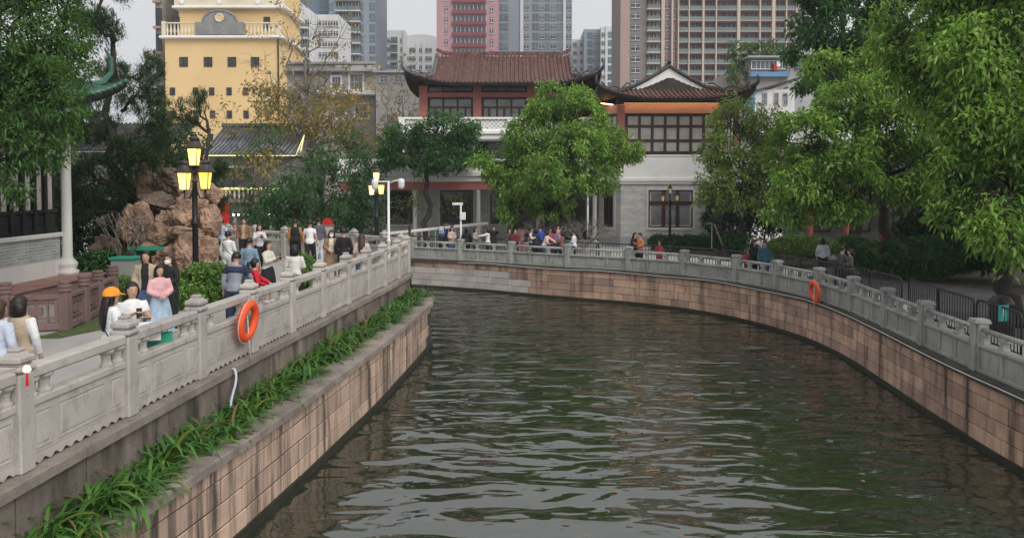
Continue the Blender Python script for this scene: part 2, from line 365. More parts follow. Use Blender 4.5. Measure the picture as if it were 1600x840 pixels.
# ---- stone blocks along a curve
def blockmesh(l, dp, h, m, bev=.014):
    me = MB().box((0, 0, 0), (l, dp, h), bev=bev).mesh('block', m); return me
def courses(root, c, dface, z0, hs, u0, u1, mats, lmin=.85, lmax=1.35, name='stone_block', dp=.3, pick=None, jit=.014, gap=.02, side=None):
    """dface = distance of the face from the curve (sign = side); blocks sit behind the face"""
    sgn = side or (1 if dface > 0 else -1); cache = {}; z = z0
    for ci, h in enumerate(hs):
        u = u0 - random.random() * .6
        while u < u1:
            l = random.uniform(lmin, lmax); e = min(u + l, u1 + .2); s0 = max(u, u0)
            if e - s0 > .15:
                um = (s0 + e) / 2; mm = pick(um, ci) if pick else mats
                key = (round(h, 3), mm)
                if key not in cache: cache[key] = blockmesh(1.1, dp, h - gap, mm)
                pa, pb = c.off(s0, dface), c.off(e, dface); a = math.atan2(pb[1] - pa[1], pb[0] - pa[0]); ll = math.dist(pa, pb)
                q = (pa + pb) / 2; j = random.uniform(-jit, jit) - dp / 2
                nx, ny = math.sin(a) * sgn, -math.cos(a) * sgn
                link(name, cache[key], root, (q[0] + nx * j, q[1] + ny * j, z + h / 2), a, ((ll - gap) / 1.1, 1, 1), world=True)
            u += l
        z += h
# left river wall
wl = thing('river_wall', 'pinkish granite block river wall under the planted ledge on the left', 'wall', (-4.5, 8, ZW))
ribbon('wall_core', LC, -.09, -3.2, -.09, ZL - .1, 'joint_dark', n=160, parent=wl)
ribbon('footing', LC, -.015, -3.0, -.03, ZW + .13, 'algae', n=160, parent=wl); ribbon('footing_top', LC, -.03, ZW + .13, -.12, ZW + .14, 'algae', n=160, parent=wl)
courses(wl, LC, -.07, ZW + .07, [.33, .35, .35, .32], LC.inv(-5.2, 3.5), LC.L - .3, 'granite_left', 1.1, 2.1, jit=.008, gap=.012, side=1)
def slabs(root, c, d0, d1, z0, z1, m, u0, u1, lmin=1.0, lmax=1.5, name='coping_slab', gap=.008):
    u = u0
    while u < u1:
        l = min(random.uniform(lmin, lmax), u1 - u); e = u + l
        if l < .3: break
        n = 2 if l < .9 else 3
        us = np.linspace(u + gap / 2, e - gap / 2, n); j = random.uniform(-.006, .006)
        A = [c.off(x, d0) for x in us]; B = [c.off(x, d1 + j) for x in us]; bv = .018
        b = MB(); poly = [tuple(q) for q in A] + [tuple(q) for q in B[::-1]]
        b.prism(poly, z0, z1 - bv)
        ce = np.mean(poly, axis=0); top = [tuple(ce + (np.array(q) - ce) * (1 - bv / max(.2, np.linalg.norm(np.array(q) - ce)))) for q in poly]
        k = len(poly); b.add([(x, y, z1 - bv) for x, y in poly] + [(x, y, z1 + random.uniform(-.003, .003) * 0) for x, y in top], [[i, (i + 1) % k, k + (i + 1) % k, k + i] for i in range(k)] + [list(range(k, 2 * k))])
        b.build(name, m, root); u = e
slabs(wl, LC, -.5, .035, ZL - .13, ZL, 'coping_stone', LC.inv(-5.2, 3.5), LC.L - .3)
# upper retaining wall under the left railing
wu = thing('retaining_wall', 'dark stained stone wall between the planter and the left railing', 'wall', (-5.2, 8, ZL))
ribbon('wall_core', LR, .13, ZL - .2, .13, -.12, 'joint_dark', parent=wu)
courses(wu, LR, .17, ZL - .08, [.68], LR.inv(-5.5, 3.5), LR.L, 'wall_dark_stone', 1.0, 1.7, dp=.2)
slabs(wu, LR, -.2, .235, -.125, .004, 'coping_stone', LR.inv(-5.5, 3.5), LR.L + .0, 1.7, 2.0, 'ledge_slab')
# rear bank face
wb = thing('bank_wall', 'stone bank wall under the railing at the back of the plaza', 'wall', (-8, 31.4, ZW))
ribbon('wall_face', LB, .17, -3.2, .17, .0, 'wall_dark_stone', parent=wb)
# right river wall
def pickR(u, ci):
    q = RR.at(u)
    if q[0] < 1.2 and ci < (2 if q[0] > -.2 else 3) and q[0] > -5.6 and q[1] > 35: return 'granite_pale'
    return 'granite_pink'
wr = thing('river_wall', 'long curved orange granite block wall along the far and right bank', 'wall', (9.6, 15, ZW))
ribbon('wall_core', RR, -.14, -3.2, -.14, ZR - .1, 'joint_dark', n=220, parent=wr)
ribbon('footing', RR, -.24, -3.0, -.22, ZW + .1, 'algae', n=220, parent=wr); ribbon('footing_top', RR, -.22, ZW + .1, -.12, ZW + .11, 'algae', n=220, parent=wr)
courses(wr, RR, -.17, ZW + .08, [.31, .32, .33, .28], RR.inv(9.4, 11), RR.L - .3, None, pick=pickR, gap=.014, jit=.01)
slabs(wr, RR, .3, -.27, ZR - .14, ZR + .006, 'coping_dark', RR.inv(9.4, 11), RR.L - .3)
# ---- left railing
POST_L = MB()
POST_L.box((0, 0, .53), (.24, .24, 1.06), bev=.02); 
for (hw_, za, zb_) in ((.105, 1.058, 1.085), (.138, 1.085, 1.15), (.11, 1.148, 1.178), (.132, 1.176, 1.25)): POST_L.box((0, 0, (za + zb_) / 2), (hw_ * 2, hw_ * 2, zb_ - za), bev=.018)
POST_L.box((0, 0, 1.27), (.19, .19, .045), top=.6); POST_L.box((0, 0, 1.31), (.13, .13, .04), bev=.012)
post_l = POST_L.mesh('post', 'rail_stone')
BAY = 1.62
hr_l = MB().box((0, 0, 1.035), (BAY, .19, .135), bev=.022).mesh('handrail', 'rail_stone')
pl = MB(); pl.box((0, 0, .71), (BAY, .17, .09), bev=.012); pl.box((0, 0, .40), (BAY, .12, .53))
nn = 80; poly = [(-BAY / 2, -.06, .14)] + [(-BAY / 2 + BAY * k / nn, -.06, .035 + .022 * math.sin(k / nn * 2 * math.pi * 10)) for k in range(nn + 1)] + [(BAY / 2, -.06, .14)]
pl.extr(poly, (0, .12, 0))
panel_l = pl.mesh('panel', 'rail_stone')
def fieldmesh(wd, h, m):
    b = MB(); g = .02
    for sgn in (-1, 1):
        b.box((0, sgn * .062, h / 2 - g / 2), (wd, .016, g)); b.box((0, sgn * .062, -h / 2 + g / 2), (wd, .016, g))
        b.box((wd / 2 - g / 2, sgn * .062, 0), (g, .0158, h - 2 * g)); b.box((-wd / 2 + g / 2, sgn * .062, 0), (g, .0158, h - 2 * g))
        b.box((0, sgn * .0605, 0), (wd - .09, .02, h - .09), bev=.008)
    return b.mesh('panel_field', m)
fw, fn = fieldmesh(.82, .42, 'rail_stone'), fieldmesh(.26, .42, 'rail_stone')
bal = MB().lathe([(.085, .755), (.085, .785), (.06, .81), (.055, .85), (.065, .9), (.1, .94), (.105, .97)], n=8, sq=True, rz=R(22.5)).mesh('baluster', 'rail_stone')
def left_rail(c, us, label):
    p0 = c.at(us[0]); root = thing('stone_railing', label, 'railing', (p0[0], p0[1], 0))
    pts = [c.at(u) for u in us]
    for i, q in enumerate(pts):
        a = c.ang(us[i]); link('post', post_l, root, (q[0], q[1], 0), a, world=True)
        if i == len(pts) - 1: break
        r = pts[i + 1]; a = math.atan2(r[1] - q[1], r[0] - q[0]); L = math.dist(q, r); s = (L - .23) / BAY; md = (q + r) / 2
        link('handrail', hr_l, root, (md[0], md[1], 0), a, (s, 1, 1), world=True)
        pn = link('panel', panel_l, root, (md[0], md[1], 0), a, (s, 1, 1), world=True)
        for x, me in ((0, fw), (-.63, fn), (.63, fn)): link('panel_field', me, pn, (x, 0, .395))
        for tt in (-.29, .29): link('baluster', bal, root, (md[0] + math.cos(a) * tt * L, md[1] + math.sin(a) * tt * L, 0), a, world=True)
        for tt in (-.5 + .19 / L, .5 - .19 / L): link('end_baluster', bal, root, (md[0] + math.cos(a) * tt * L, md[1] + math.sin(a) * tt * L, 0), a, (1, 1, .999), world=True)
PL = [(-5.5, 2.7), (-5.42, 4.5), (-5.33, 6.3), (-5.25, 8.1), (-5.11, 10.1), (-4.96, 12), (-4.79, 13.9), (-4.61, 15.8), (-4.43, 17.6), (-4.25, 19.55), (-4.07, 21.35), (-3.9, 23.1), (-3.76, 24.95), (-3.66, 26.6)]
left_rail(LR, [LR.inv(*q) for q in PL], 'pale carved stone railing along the left promenade above the planter')
left_rail(LB, list(np.linspace(.9, LB.L, 9)), 'stone railing closing the back of the left plaza behind the walkers')
# ---- right railing
pr = MB(); pr.box((0, 0, .5), (.2, .3, 1.0), bev=.015); pr.box((0, 0, .5), (.3, .2, .998), bev=.015)
pr.box((0, 0, 1.005), (.33, .33, .05), bev=.012)
for k in (-1, 0, 1): pr.box((k * .1, 0, 1.045), (.085, .3, .05), bev=.012)
post_r = pr.mesh('post', 'rail_stone_grey')
BR = 2.2
hr_r = MB().tube([(-BR / 2, 0, .86), (BR / 2, 0, .86)], .055, 10).mesh('handrail', 'rail_stone_grey', True)
b = MB(); b.box((0, 0, .30), (BR, .1, .44)); b.box((0, 0, .555), (BR, .24, .07), bev=.012); b.box((0, 0, .04), (BR, .18, .08), bev=.01)
panel_r = b.mesh('panel', 'rail_stone_grey')
pil = MB().box((0, 0, .30), (.09, .17, .445), bev=.012).mesh('pilaster', 'rail_stone_grey')
stub = MB().box((0, 0, .62), (.17, .15, .07), bev=.01).box((0, 0, .70), (.12, .12, .1), bev=.01).box((0, 0, .785), (.2, .15, .08), bev=.01).mesh('stub_block', 'rail_stone_grey')
fr = MB().box((0, 0, .3), (.5, .112, .34), bev=.004).mesh('panel_field', 'rail_stone_grey')
RP = [(9.38, 10.4), (9.45, 13.0), (9.57, 15.6), (9.79, 18.06), (10.02, 20.4), (10.25, 23.0), (10.2, 25.4), (9.7, 27.85), (8.8, 30.1), (7.3, 32.25), (5.16, 34.07), (2.56, 35.5), (0, 37.2), (-2.6, 38.75), (-5.17, 39.92), (-7.9, 41.05), (-10.7, 42.2)]
rr = thing('stone_railing', 'grey stone railing with round handrail curving along the right and far bank', 'railing', (9.45, 13, ZR))
for i, q in enumerate(RP):
    u = RR.inv(*q); q = RR.at(u); link('post', post_r, rr, (q[0], q[1], ZR), RR.ang(u), world=True)
    if i == len(RP) - 1: break
    r = RR.at(RR.inv(*RP[i + 1])); a = math.atan2(r[1] - q[1], r[0] - q[0]); L = math.dist(q, r); s = (L - .25) / BR; md = (q + r) / 2
    link('handrail', hr_r, rr, (md[0], md[1], ZR), a, (s, 1, 1), world=True)
    pn = link('panel', panel_r, rr, (md[0], md[1], ZR), a, (s, 1, 1), world=True)
    for x in (-.73, 0, .73): link('panel_field', fr, pn, (x, 0, 0))
    for x in (-.365, .365): link('pilaster', pil, pn, (x, 0, 0))
    for x in (-.5 + .2 / L, -1 / 6, 1 / 6, .5 - .2 / L): link('stub_block', stub, rr, (md[0] + math.cos(a) * x * L, md[1] + math.sin(a) * x * L, ZR), a, world=True)
# white conduit along the right coping
b = MB(); us = np.linspace(RR.inv(9.4, 11), RR.inv(-2.6, 38.75), 70)
b.tube([(*RR.off(u, -.29), ZR - .05 - .05 * abs(math.sin(u * .55)) * (1 if u > 22 else .3)) for u in us], .013, 6); tag(b.build('conduit_pipe', 'pipe_white', None, True), 'thin white pipe running along the coping of the right river wall', 'pipe')
# strap-leaved plants on the ledge
def strap_clump(seed, n=34, L=.62):
    r = random.Random(seed); V = []; Fc = []; cols = []
    for i in range(n):
        a = r.uniform(0, 6.283); l = L * r.uniform(.6, 1.15); el = r.uniform(.5, 1.35); wd = r.uniform(.016, .028); bx, by = r.gauss(0, .07), r.gauss(0, .07)
        base = len(V); seg = 6; x, y, z = bx, by, 0.; dr = r.uniform(.18, .36); e = el
        ca, sa = math.cos(a), math.sin(a)
        g = r.random(); yel = 1 if r.random() < .07 else 0
        col = (.045 + .05 * g + .12 * yel, .12 + .10 * g + .08 * yel, .025 + .02 * g)
        if r.random() < .035: col = (.2, .13, .06)
        for k in range(seg + 1):
            tt = k / seg; ww = wd * (1 - tt ** 3) * (.7 + .6 * tt) + .001
            V += [(x - sa * ww, y + ca * ww, z + ww * .35), (x + sa * ww, y - ca * ww, z + ww * .35)]
            st = l / seg; x += ca * math.cos(e) * st; y += sa * math.cos(e) * st; z += math.sin(e) * st; e -= dr * (1 + tt)
        for k in range(seg):
            q = base + 2 * k; Fc.append([q, q + 1, q + 3, q + 2]); cols += [col] * 4
    me = bpy.data.meshes.new('strap_leaves'); me.from_pydata(V, [], Fc); me.materials.append(MATS['strap_leaf'])
    ca_ = me.color_attributes.new('Col', 'BYTE_COLOR', 'CORNER'); ca_.data.foreach_set('color_srgb' if False else 'color', [x for c in cols for x in (*c, 1)])
    me.polygons.foreach_set('use_smooth', [True] * len(me.polygons)); return me
sm = [strap_clump(s, 34 + 5 * (s % 5), .58 + .06 * (s % 4)) for s in range(12)]
u = LR.inv(-5.4, 4.6); k = 0
while u < LR.L - .3:
    for row in (0, 1):
        q = LR.off(u + random.uniform(-.15, .15), (.36 if row == 0 else .66) + random.uniform(-.08, .08))
        if row == 1 and random.random() < .2: continue
        s = random.uniform(.8, 1.25) * (1.0 if row == 0 else .85)
        o = link('strap_leaf_plant', sm[(k * 7) % 12], None, (q[0], q[1], ZL - .07), random.uniform(0, 6.28), (s, s, s * random.uniform(.85, 1.1)))
        tag(o, 'clump of long green strap leaves on the ledge below the left railing', 'plant', 'strap-leaved plants along the ledge'); k += 1
    u += random.uniform(.26, .42)
# ================================================================ BUILDINGS
def xieshan(root, cx, cy, W, D, ze, zr, d0, lift=.8, rot90=False, tile='tile_red', pitch=.27, rr_=.06, over=.0, ridge_m='ridge_plaster', gable_m='white_paint', curl=.9, front_only=None, ridge_h=.28, rs=1.0, setb=0.):
    """hip-and-gable roof; local ridge along x, eaves W x D, centre (cx,cy); children of root"""
    hw, hd = W / 2, D / 2
    def tf(p):
        x, y, z = p
        if rot90: x, y = -y, x
        return (cx + x, cy + y, z)
    def surf(x, y):
        # x,y inside eaves rectangle -> z
        ex, ey = hw - abs(x), hd - abs(y)
        inn = min(ey, ex) if ex < d0 else ey
        s = max(0, min(1, inn / hd))
        z = ze + (zr - ze) * (.55 * s + .45 * s * s)
        d = max(0, 1 - (ex + ey) / (min(hd, 3.4)))
        return z + lift * d * d
    # shell
    b = MB(); th = .1; nx, ny = 48, 40
    xs = sorted(set(list(np.linspace(-hw, hw, nx)) + [-(hw - d0) - .001, -(hw - d0) + .001, (hw - d0) - .001, (hw - d0) + .001])); ys = np.linspace(-hd, hd, ny)
    b.grid([[tf((x, y, surf(x, y) - .02)) for x in xs] for y in ys]); b.build('roof_slope', tile, root, True)
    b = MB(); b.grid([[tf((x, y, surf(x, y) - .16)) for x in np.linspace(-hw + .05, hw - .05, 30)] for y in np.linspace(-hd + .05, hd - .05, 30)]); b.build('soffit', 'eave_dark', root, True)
    # fascia round the eaves
    for (fx) in (lambda t: (-hw + W * t, -hd), lambda t: (-hw + W * t, hd), lambda t: (-hw, -hd + D * t), lambda t: (hw, -hd + D * t)):
        b = MB(); A, B, E_ = [], [], []
        for t_ in np.linspace(0, 1, 25):
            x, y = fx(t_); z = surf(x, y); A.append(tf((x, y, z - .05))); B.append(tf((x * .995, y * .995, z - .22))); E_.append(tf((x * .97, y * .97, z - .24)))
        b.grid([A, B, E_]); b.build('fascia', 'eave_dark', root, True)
    # tile rows
    def row(pts):
        b = MB(); b.tube([tf(q) for q in pts], rr_, 6, cap=True); b.build('roof_tile_row', tile, root, True)
        e = pts[0]; 
    for sgn in (-1, 1):
        if front_only and sgn > 0 and not rot90: continue
        n = int(W / pitch)
        for i in range(n):
            x = -hw + (i + .5) * W / n; ex = hw - abs(x); lim = hd if ex >= d0 else ex
            if lim < .15: continue
            row([(x, sgn * (hd - q), surf(x, sgn * (hd - q)) + .02) for q in np.linspace(-.06, lim - .02, 9 if lim > 1.5 else 5)])
    for sgn in (-1, 1):
        n = int(D / pitch)
        for i in range(n):
            y = -hd + (i + .5) * D / n; ey = hd - abs(y); lim = min(d0, ey)
            if lim < .15: continue
            row([(sgn * (hw - q), y, surf(sgn * (hw - max(q, 0)), y) + .02) for q in np.linspace(-.06, lim - .03, 5)])
    # gables
    xr = hw - d0
    for sgn in (-1, 1):
        yb = hd - d0; ys = np.linspace(-yb, yb, 21)
        top = [(sgn * (xr + .03), y, surf(sgn * (xr - .01), y) - .06) for y in ys]
        base = ze + (zr - ze) * (.55 * d0 / hd + .45 * (d0 / hd) ** 2)
        b = MB(); b.grid([[tf(q) for q in top], [tf((q[0], q[1], base - .1)) for q in top]]); b.build('gable', gable_m, root)
        b = MB(); b.tube([tf((sgn * (xr + .06), y, surf(sgn * (xr - .01), y) + .08)) for y in ys], [(.15, .11)] * 21, 6); b.build('gable_ridge', ridge_m, root)
        b = MB(); b.extr([tf((sgn * (xr + .04), -yb * .42, base - .05)), tf((sgn * (xr + .04), yb * .42, base - .05)), tf((sgn * (xr + .04), 0, base + (zr - base) * .5))], (0, -.03, 0) if rot90 else (sgn * .03, 0, 0)); b.build('gable_panel', 'dark_wood', root)
        for s2 in (-1, 1):
            P = [tf((sgn * (xr + q), s2 * (yb + q), surf(sgn * (xr + q - (.001 if q > 0 else -.01)), s2 * (yb + q)) + .1)) for q in np.linspace(0.02, d0 - .02 - setb, 10)]
            k = curl; e = Vector(P[-1]); dirv = (e - Vector(P[-3])); dirv.z = 0; dirv.normalize()
            P = P[:-1] + [tuple(e + dirv * (.05) + Vector((0, 0, .05))), tuple(e + dirv * .22 * k + Vector((0, 0, .28 * k))), tuple(e + dirv * .22 * k + Vector((0, 0, .6 * k))), tuple(e + dirv * .08 * k + Vector((0, 0, .85 * k)))]
            b = MB(); b.tube(P, [(.12 * rs, .14 * rs)] * 9 + [(.11 * rs, .13 * rs), (.09 * rs, .11 * rs), (.07 * rs, .09 * rs), (.03 * rs, .04 * rs)], 6); b.build('hip_ridge', ridge_m, root)
            Q = [tuple(Vector(q) + Vector((0, 0, .22 + .12 * math.sin(i * 1.7)))) for i, q in enumerate(P[:9])]
            b = MB(); b.tube(Q, .05, 5); b.build('ridge_ornament', ridge_m, root)
    b = MB(); a0 = tf((-xr - .1, 0, 0)); a1 = tf((xr + .1, 0, 0))
    b.tube([(a0[0], a0[1], zr + ridge_h / 2 + .28), (a0[0] * .94 + a1[0] * .06, a0[1] * .94 + a1[1] * .06, zr + ridge_h / 2), (a0[0] * .06 + a1[0] * .94, a0[1] * .06 + a1[1] * .94, zr + ridge_h / 2), (a1[0], a1[1], zr + ridge_h / 2 + .28)], [(.12, ridge_h * .6)] * 4, 4); b.build('main_ridge', tile if rot90 is False else ridge_m, root)
def wbox(root, name, x0, x1, y0, y1, z0, z1, m, bev=0.):
    b = MB(); b.box(((x0 + x1) / 2, (y0 + y1) / 2, (z0 + z1) / 2), (abs(x1 - x0), abs(y1 - y0), abs(z1 - z0)), bev=bev); return b.build(name, m, root)
def window(root, pa, pb, z0, z1, cols, rows, glass='glass_curtain', frame='dark_wood', surround=None, fr=.07, mul=.05, rowz=None):
    """window on wall from pa to pb (xy); outward normal is to the right of pa->pb"""
    a = math.atan2(pb[1] - pa[1], pb[0] - pa[0]); L = math.dist(pa, pb); n = Vector((math.sin(a), -math.cos(a), 0)); d = Vector((math.cos(a), math.sin(a), 0)); o = Vector((pa[0], pa[1], 0))
    def bx(b, s0, s1, za, zb, out0, out1):
        c = o + d * ((s0 + s1) / 2) + n * ((out0 + out1) / 2); b.box((c.x, c.y, (za + zb) / 2), (s1 - s0, out1 - out0, zb - za), a)
    b = MB(); bx(b, 0, fr, z0, z1, .0, .07); bx(b, L - fr, L, z0, z1, .0, .07); bx(b, fr, L - fr, z0, z0 + fr, 0, .07); bx(b, fr, L - fr, z1 - fr, z1, 0, .07)
    f = b.build('window', frame, root)
    zs = rowz or [z0 + fr + (z1 - z0 - 2 * fr) * i / rows for i in range(rows + 1)]; zs = [z0 + fr] + list(zs[1:-1]) + [z1 - fr]
    xs = [fr + (L - 2 * fr) * i / cols for i in range(cols + 1)]
    for i in range(1, cols): b = MB(); bx(b, xs[i] - mul / 2, xs[i] + mul / 2, z0 + fr, z1 - fr, .0, .06); b.build('mullion', frame, f)
    for j in range(1, rows): b = MB(); bx(b, fr, L - fr, zs[j] - mul / 2, zs[j] + mul / 2, 0, .055); b.build('transom', frame, f)
    for i in range(cols):
        for j in range(rows):
            b = MB(); bx(b, xs[i] + mul / 2, xs[i + 1] - mul / 2, zs[j] + mul / 2, zs[j + 1] - mul / 2, .005, .02); b.build('pane', glass, f)
    if surround:
        b = MB(); q = .14; bx(b, -q, 0, z0 - q, z1 + q, 0, .05); bx(b, L, L + q, z0 - q, z1 + q, 0, .05); bx(b, 0, L, z1, z1 + q, 0, .05); bx(b, 0, L, z0 - q, z0, 0, .08); b.build('window_surround', surround, root)
    return f
def lattice(root, pa, pb, z0, z1, m='white_paint', cell=.28, bay=2.4):
    """parapet with crossed bars between piers"""
    a = math.atan2(pb[1] - pa[1], pb[0] - pa[0]); L = math.dist(pa, pb); d = Vector((math.cos(a), math.sin(a), 0)); o = Vector((pa[0], pa[1], 0)); n = max(1, round(L / bay))
    def bx(b, s0, s1, za, zb, th): c = o + d * ((s0 + s1) / 2); b.box((c.x, c.y, (za + zb) / 2), (s1 - s0, th, zb - za), a)
    b = MB(); bx(b, -.05, L + .05, z1 - .12, z1, .3); b.build('parapet_rail', m, root)
    b = MB(); bx(b, 0, L, z0, z0 + .1, .26); b.build('parapet_base', m, root)
    for i in range(n + 1):
        b = MB(); s = L * i / n; s = min(max(s, .18), L - .18); bx(b, s - .18, s + .18, z0 + .1, z1 - .12, .28); b.build('pier', m, root)
    for i in range(n):
        s0, s1 = L * i / n + .18, L * (i + 1) / n - .18; h = z1 - z0 - .22; b = MB()
        if i == 0: s0 += .18
        if i == n - 1: s1 -= .18
        k = int((s1 - s0) / cell)
        for q in range(-2, k + 1):
            for sg in (1, -1):
                xa, xb = s0 + q * cell, s0 + q * cell + h
                ca, cb = max(xa, s0), min(xb, s1)
                if cb - ca < .05: continue
                za, zb = z0 + .1 + (ca - xa), z0 + .1 + (cb - xa)
                if sg < 0: za, zb = z1 - .12 - (ca - xa), z1 - .12 - (cb - xa)
                p0 = o + d * ca; p1 = o + d * cb; b.tube([(p0.x, p0.y, za), (p1.x, p1.y, zb)], .035 if sg > 0 else .033, 4)
        lt = b.build('lattice_panel', m, root)
# ---- main hall (red columns, double balcony)
H = thing('main_hall', 'two-storey red-columned hall with brown tiled roof and white balconies', 'building', (-1, 50, ZR))
wbox(H, 'ground_wall', -10.2, -.3, 49.2, 49.6, ZR, 3.2, 'grey_brick'); wbox(H, 'passage_wall', -.3, 5.2, 54.5, 54.8, ZR, 3.2, 'grey_brick_dark'); wbox(H, 'passage_side', -.3, 0, 49.6, 54.5, ZR, 3.2, 'grey_brick_dark')  # darker brick colour in the passage paints in its shadow
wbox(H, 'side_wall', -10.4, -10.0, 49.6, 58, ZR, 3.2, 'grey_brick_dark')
wbox(H, 'mid_wall', -7.0, 6.5, 51.5, 52.0, 4.4, 7.3, 'grey_brick')
wbox(H, 'base_step', -10.4, 5.4, 46.2, 49.2, ZR - .1, ZR + .3, 'concrete_grey')
wbox(H, 'lower_floor_slab', -10.5, 5.4, 46.3, 52, 3.25, 3.55, 'white_paint', .03)
wbox(H, 'lower_cornice', -10.6, 5.5, 46.15, 46.9, 3.56, 3.86, 'white_paint', .05)
wbox(H, 'red_beam', -10.35, 5.3, 46.4, 46.8, 2.78, 3.25, 'pink_paint')
lattice(H, (-10.5, 46.5), (5.4, 46.5), 3.87, 4.62)
wbox(H, 'terrace_floor', -10.4, 5.3, 46.9, 51.5, 3.56, 3.7, 'concrete_grey')
for x in (-10.1, -8.5, -5.9, -2.05, 1.6, 5.0):
    b = MB(); b.lathe([(.2, 0), (.2, .1), (.15, .16), (.14, .3), (.13, 3.0), (.17, 3.08), (.17, 3.2)], (x, 46.6, ZR + .3), 12); b.build('column', 'white_wall', H, True)
for (xa, xb) in ((-8.1, -6.2), (-4.6, -2.5), (-1.4, -.6)): window(H, (xa, 49.2), (xb, 49.2), .55, 2.7, max(2, int((xb - xa) / .5)), 3, 'glass_dark', surround='white_wall')
window(H, (-5.2, 51.5), (-3.0, 51.5), 4.5, 6.4, 4, 2, 'glass_dark'); wbox(H, 'mid_pier', -3.0, -2.6, 51.2, 51.5, 4.0, 6.8, 'white_paint')
window(H, (-2.4, 51.5), (2.0, 51.5), 4.5, 6.4, 6, 2, 'glass_dark')
# upper balcony
wbox(H, 'upper_slab', -7.2, 7.0, 49.0, 52.4, 5.95, 6.25, 'white_paint', .03); wbox(H, 'upper_cornice', -7.35, 7.1, 48.85, 49.5, 6.26, 6.52, 'white_paint', .05)
lattice(H, (-7.2, 49.15), (7.0, 49.15), 6.53, 7.36); wbox(H, 'upper_floor', -7.1, 6.9, 49.5, 52.3, 6.26, 6.6, 'concrete_grey')
b = MB(); b.lathe([(.13, 0), (.12, 2.3)], (-7.0, 49.3, 3.7), 10); b.build('balcony_post', 'white_wall', H, True)
b = MB(); b.lathe([(.13, 0), (.12, 2.3)], (-2.5, 49.3, 3.7), 10); b.build('balcony_post', 'white_wall', H, True)
# upper storey
Y2 = 52.4
wbox(H, 'upper_wall', -6.3, 4.6, Y2, Y2 + .3, 6.6, 9.9, 'dark_wood'); wbox(H, 'upper_side_wall', -6.3, -6.0, Y2 + .3, 58, 6.6, 9.9, 'pink_paint'); wbox(H, 'upper_side_wall', 4.3, 4.6, Y2 + .3, 58, 6.6, 9.9, 'pink_paint')
cols = (-6.0, -2.35, 1.3, 4.4)
for x in cols: wbox(H, 'red_column', x - .28, x + .28, Y2 - .22, Y2 + .02, 6.6, 9.75, 'pink_paint')
for xa, xb in zip(cols[:-1], cols[1:]):
    wbox(H, 'red_lintel', xa + .28, xb - .28, Y2 - .15, Y2 - .01, 9.0, 9.3, 'pink_paint')
    window(H, (xa + .3, Y2 - .02), (xb - .3, Y2 - .02), 9.32, 9.75, 3, 1, 'glass_curtain')
    window(H, (xa + .3, Y2 - .02), (xb - .3, Y2 - .02), 6.7, 8.98, 3, 2, 'glass_curtain', rowz=[6.7, 8.3, 8.98], mul=.14)
    for k in range(3):
        wd = (xb - xa - .6) / 3; xm = xa + .3 + wd * (k + .5); wbox(H, 'door_stile', xm - .07, xm + .07, Y2 - .09, Y2 - .03, 6.75, 8.25, 'dark_wood')
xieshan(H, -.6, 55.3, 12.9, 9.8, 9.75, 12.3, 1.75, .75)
# ---- grey brick pavilion with chamfered corners
Pv = thing('brick_pavilion', 'grey brick two-storey pavilion with upturned tiled roof and glowing eaves', 'building', (9.7, 50, ZR))
foot = [(6.66, 47), (12.8, 47), (14.0, 48.3), (14.0, 55), (5.5, 55), (5.5, 48.3)]
def ring(name, ins, z0, z1, m):
    c = np.array((9.73, 51.0)); b = MB(); b.prism([tuple(np.array(q) + (np.array(q) - c) / np.linalg.norm(np.array(q) - c) * ins) for q in foot], z0, z1); return b.build(name, m, Pv)
ring('plinth', .06, ZR, -.1, 'concrete_grey'); ring('brick_wall', 0, -.1, 3.12, 'grey_brick'); ring('lower_cornice', .12, 3.12, 3.28, 'white_paint'); ring('cornice_step', .2, 3.28, 3.44, 'white_paint'); ring('white_band', .04, 3.44, 4.8, 'white_paint'); ring('band_cap', .09, 4.8, 4.9, 'white_paint')
ring('upper_core', -.12, 4.9, 7.75, 'dark_wood'); ring('frieze', -.06, 7.42, 7.98, 'frieze_paint')
for q in foot: wbox(Pv, 'red_column', q[0] - .22, q[0] + .22, q[1] - .14 + .1, q[1] + .28, 4.9, 7.9, 'pink_paint')
window(Pv, (6.92, 47.05), (12.55, 47.05), 4.95, 7.38, 7, 3, 'glass_warm', rowz=[4.95, 5.75, 6.62, 7.38], mul=.17)
window(Pv, (5.62, 48.2), (6.5, 47.2), 4.95, 7.38, 3, 3, 'glass_warm', mul=.09)
window(Pv, (5.5, 54), (5.5, 48.6), 4.95, 7.38, 8, 3, 'glass_warm', mul=.09)
window(Pv, (12.96, 47.18), (13.85, 48.15), 4.95, 7.38, 3, 3, 'glass_warm', mul=.09)
window(Pv, (8.35, 46.99), (11.05, 46.99), .45, 2.75, 3, 2, 'glass_curtain', surround='white_wall', rowz=[.45, 1.95, 2.75], mul=.22)
window(Pv, (5.78, 47.97), (6.28, 47.42), .45, 2.75, 2, 2, 'glass_dark', surround='white_wall')
# lit cove strip under the eaves
b = MB(); b.box((9.7, 46.75, 8.02), (5.8, .08, .05)); b.build('cove_light', 'strip_orange', Pv)
b = MB(); b.box((5.85, 47.45, 8.02), (.08, 1.2, .05), R(-42)); b.build('cove_light', 'strip_orange', Pv)
wbox(Pv, 'fascia_beam', 6.3, 13.2, 46.45, 46.6, 7.98, 8.2, 'dark_wood')
xieshan(Pv, 9.75, 51.3, 11.4, 9.4, 8.2, 10.35, 2.3, .7, rot90=True, ridge_m='tile_dark', curl=.65)
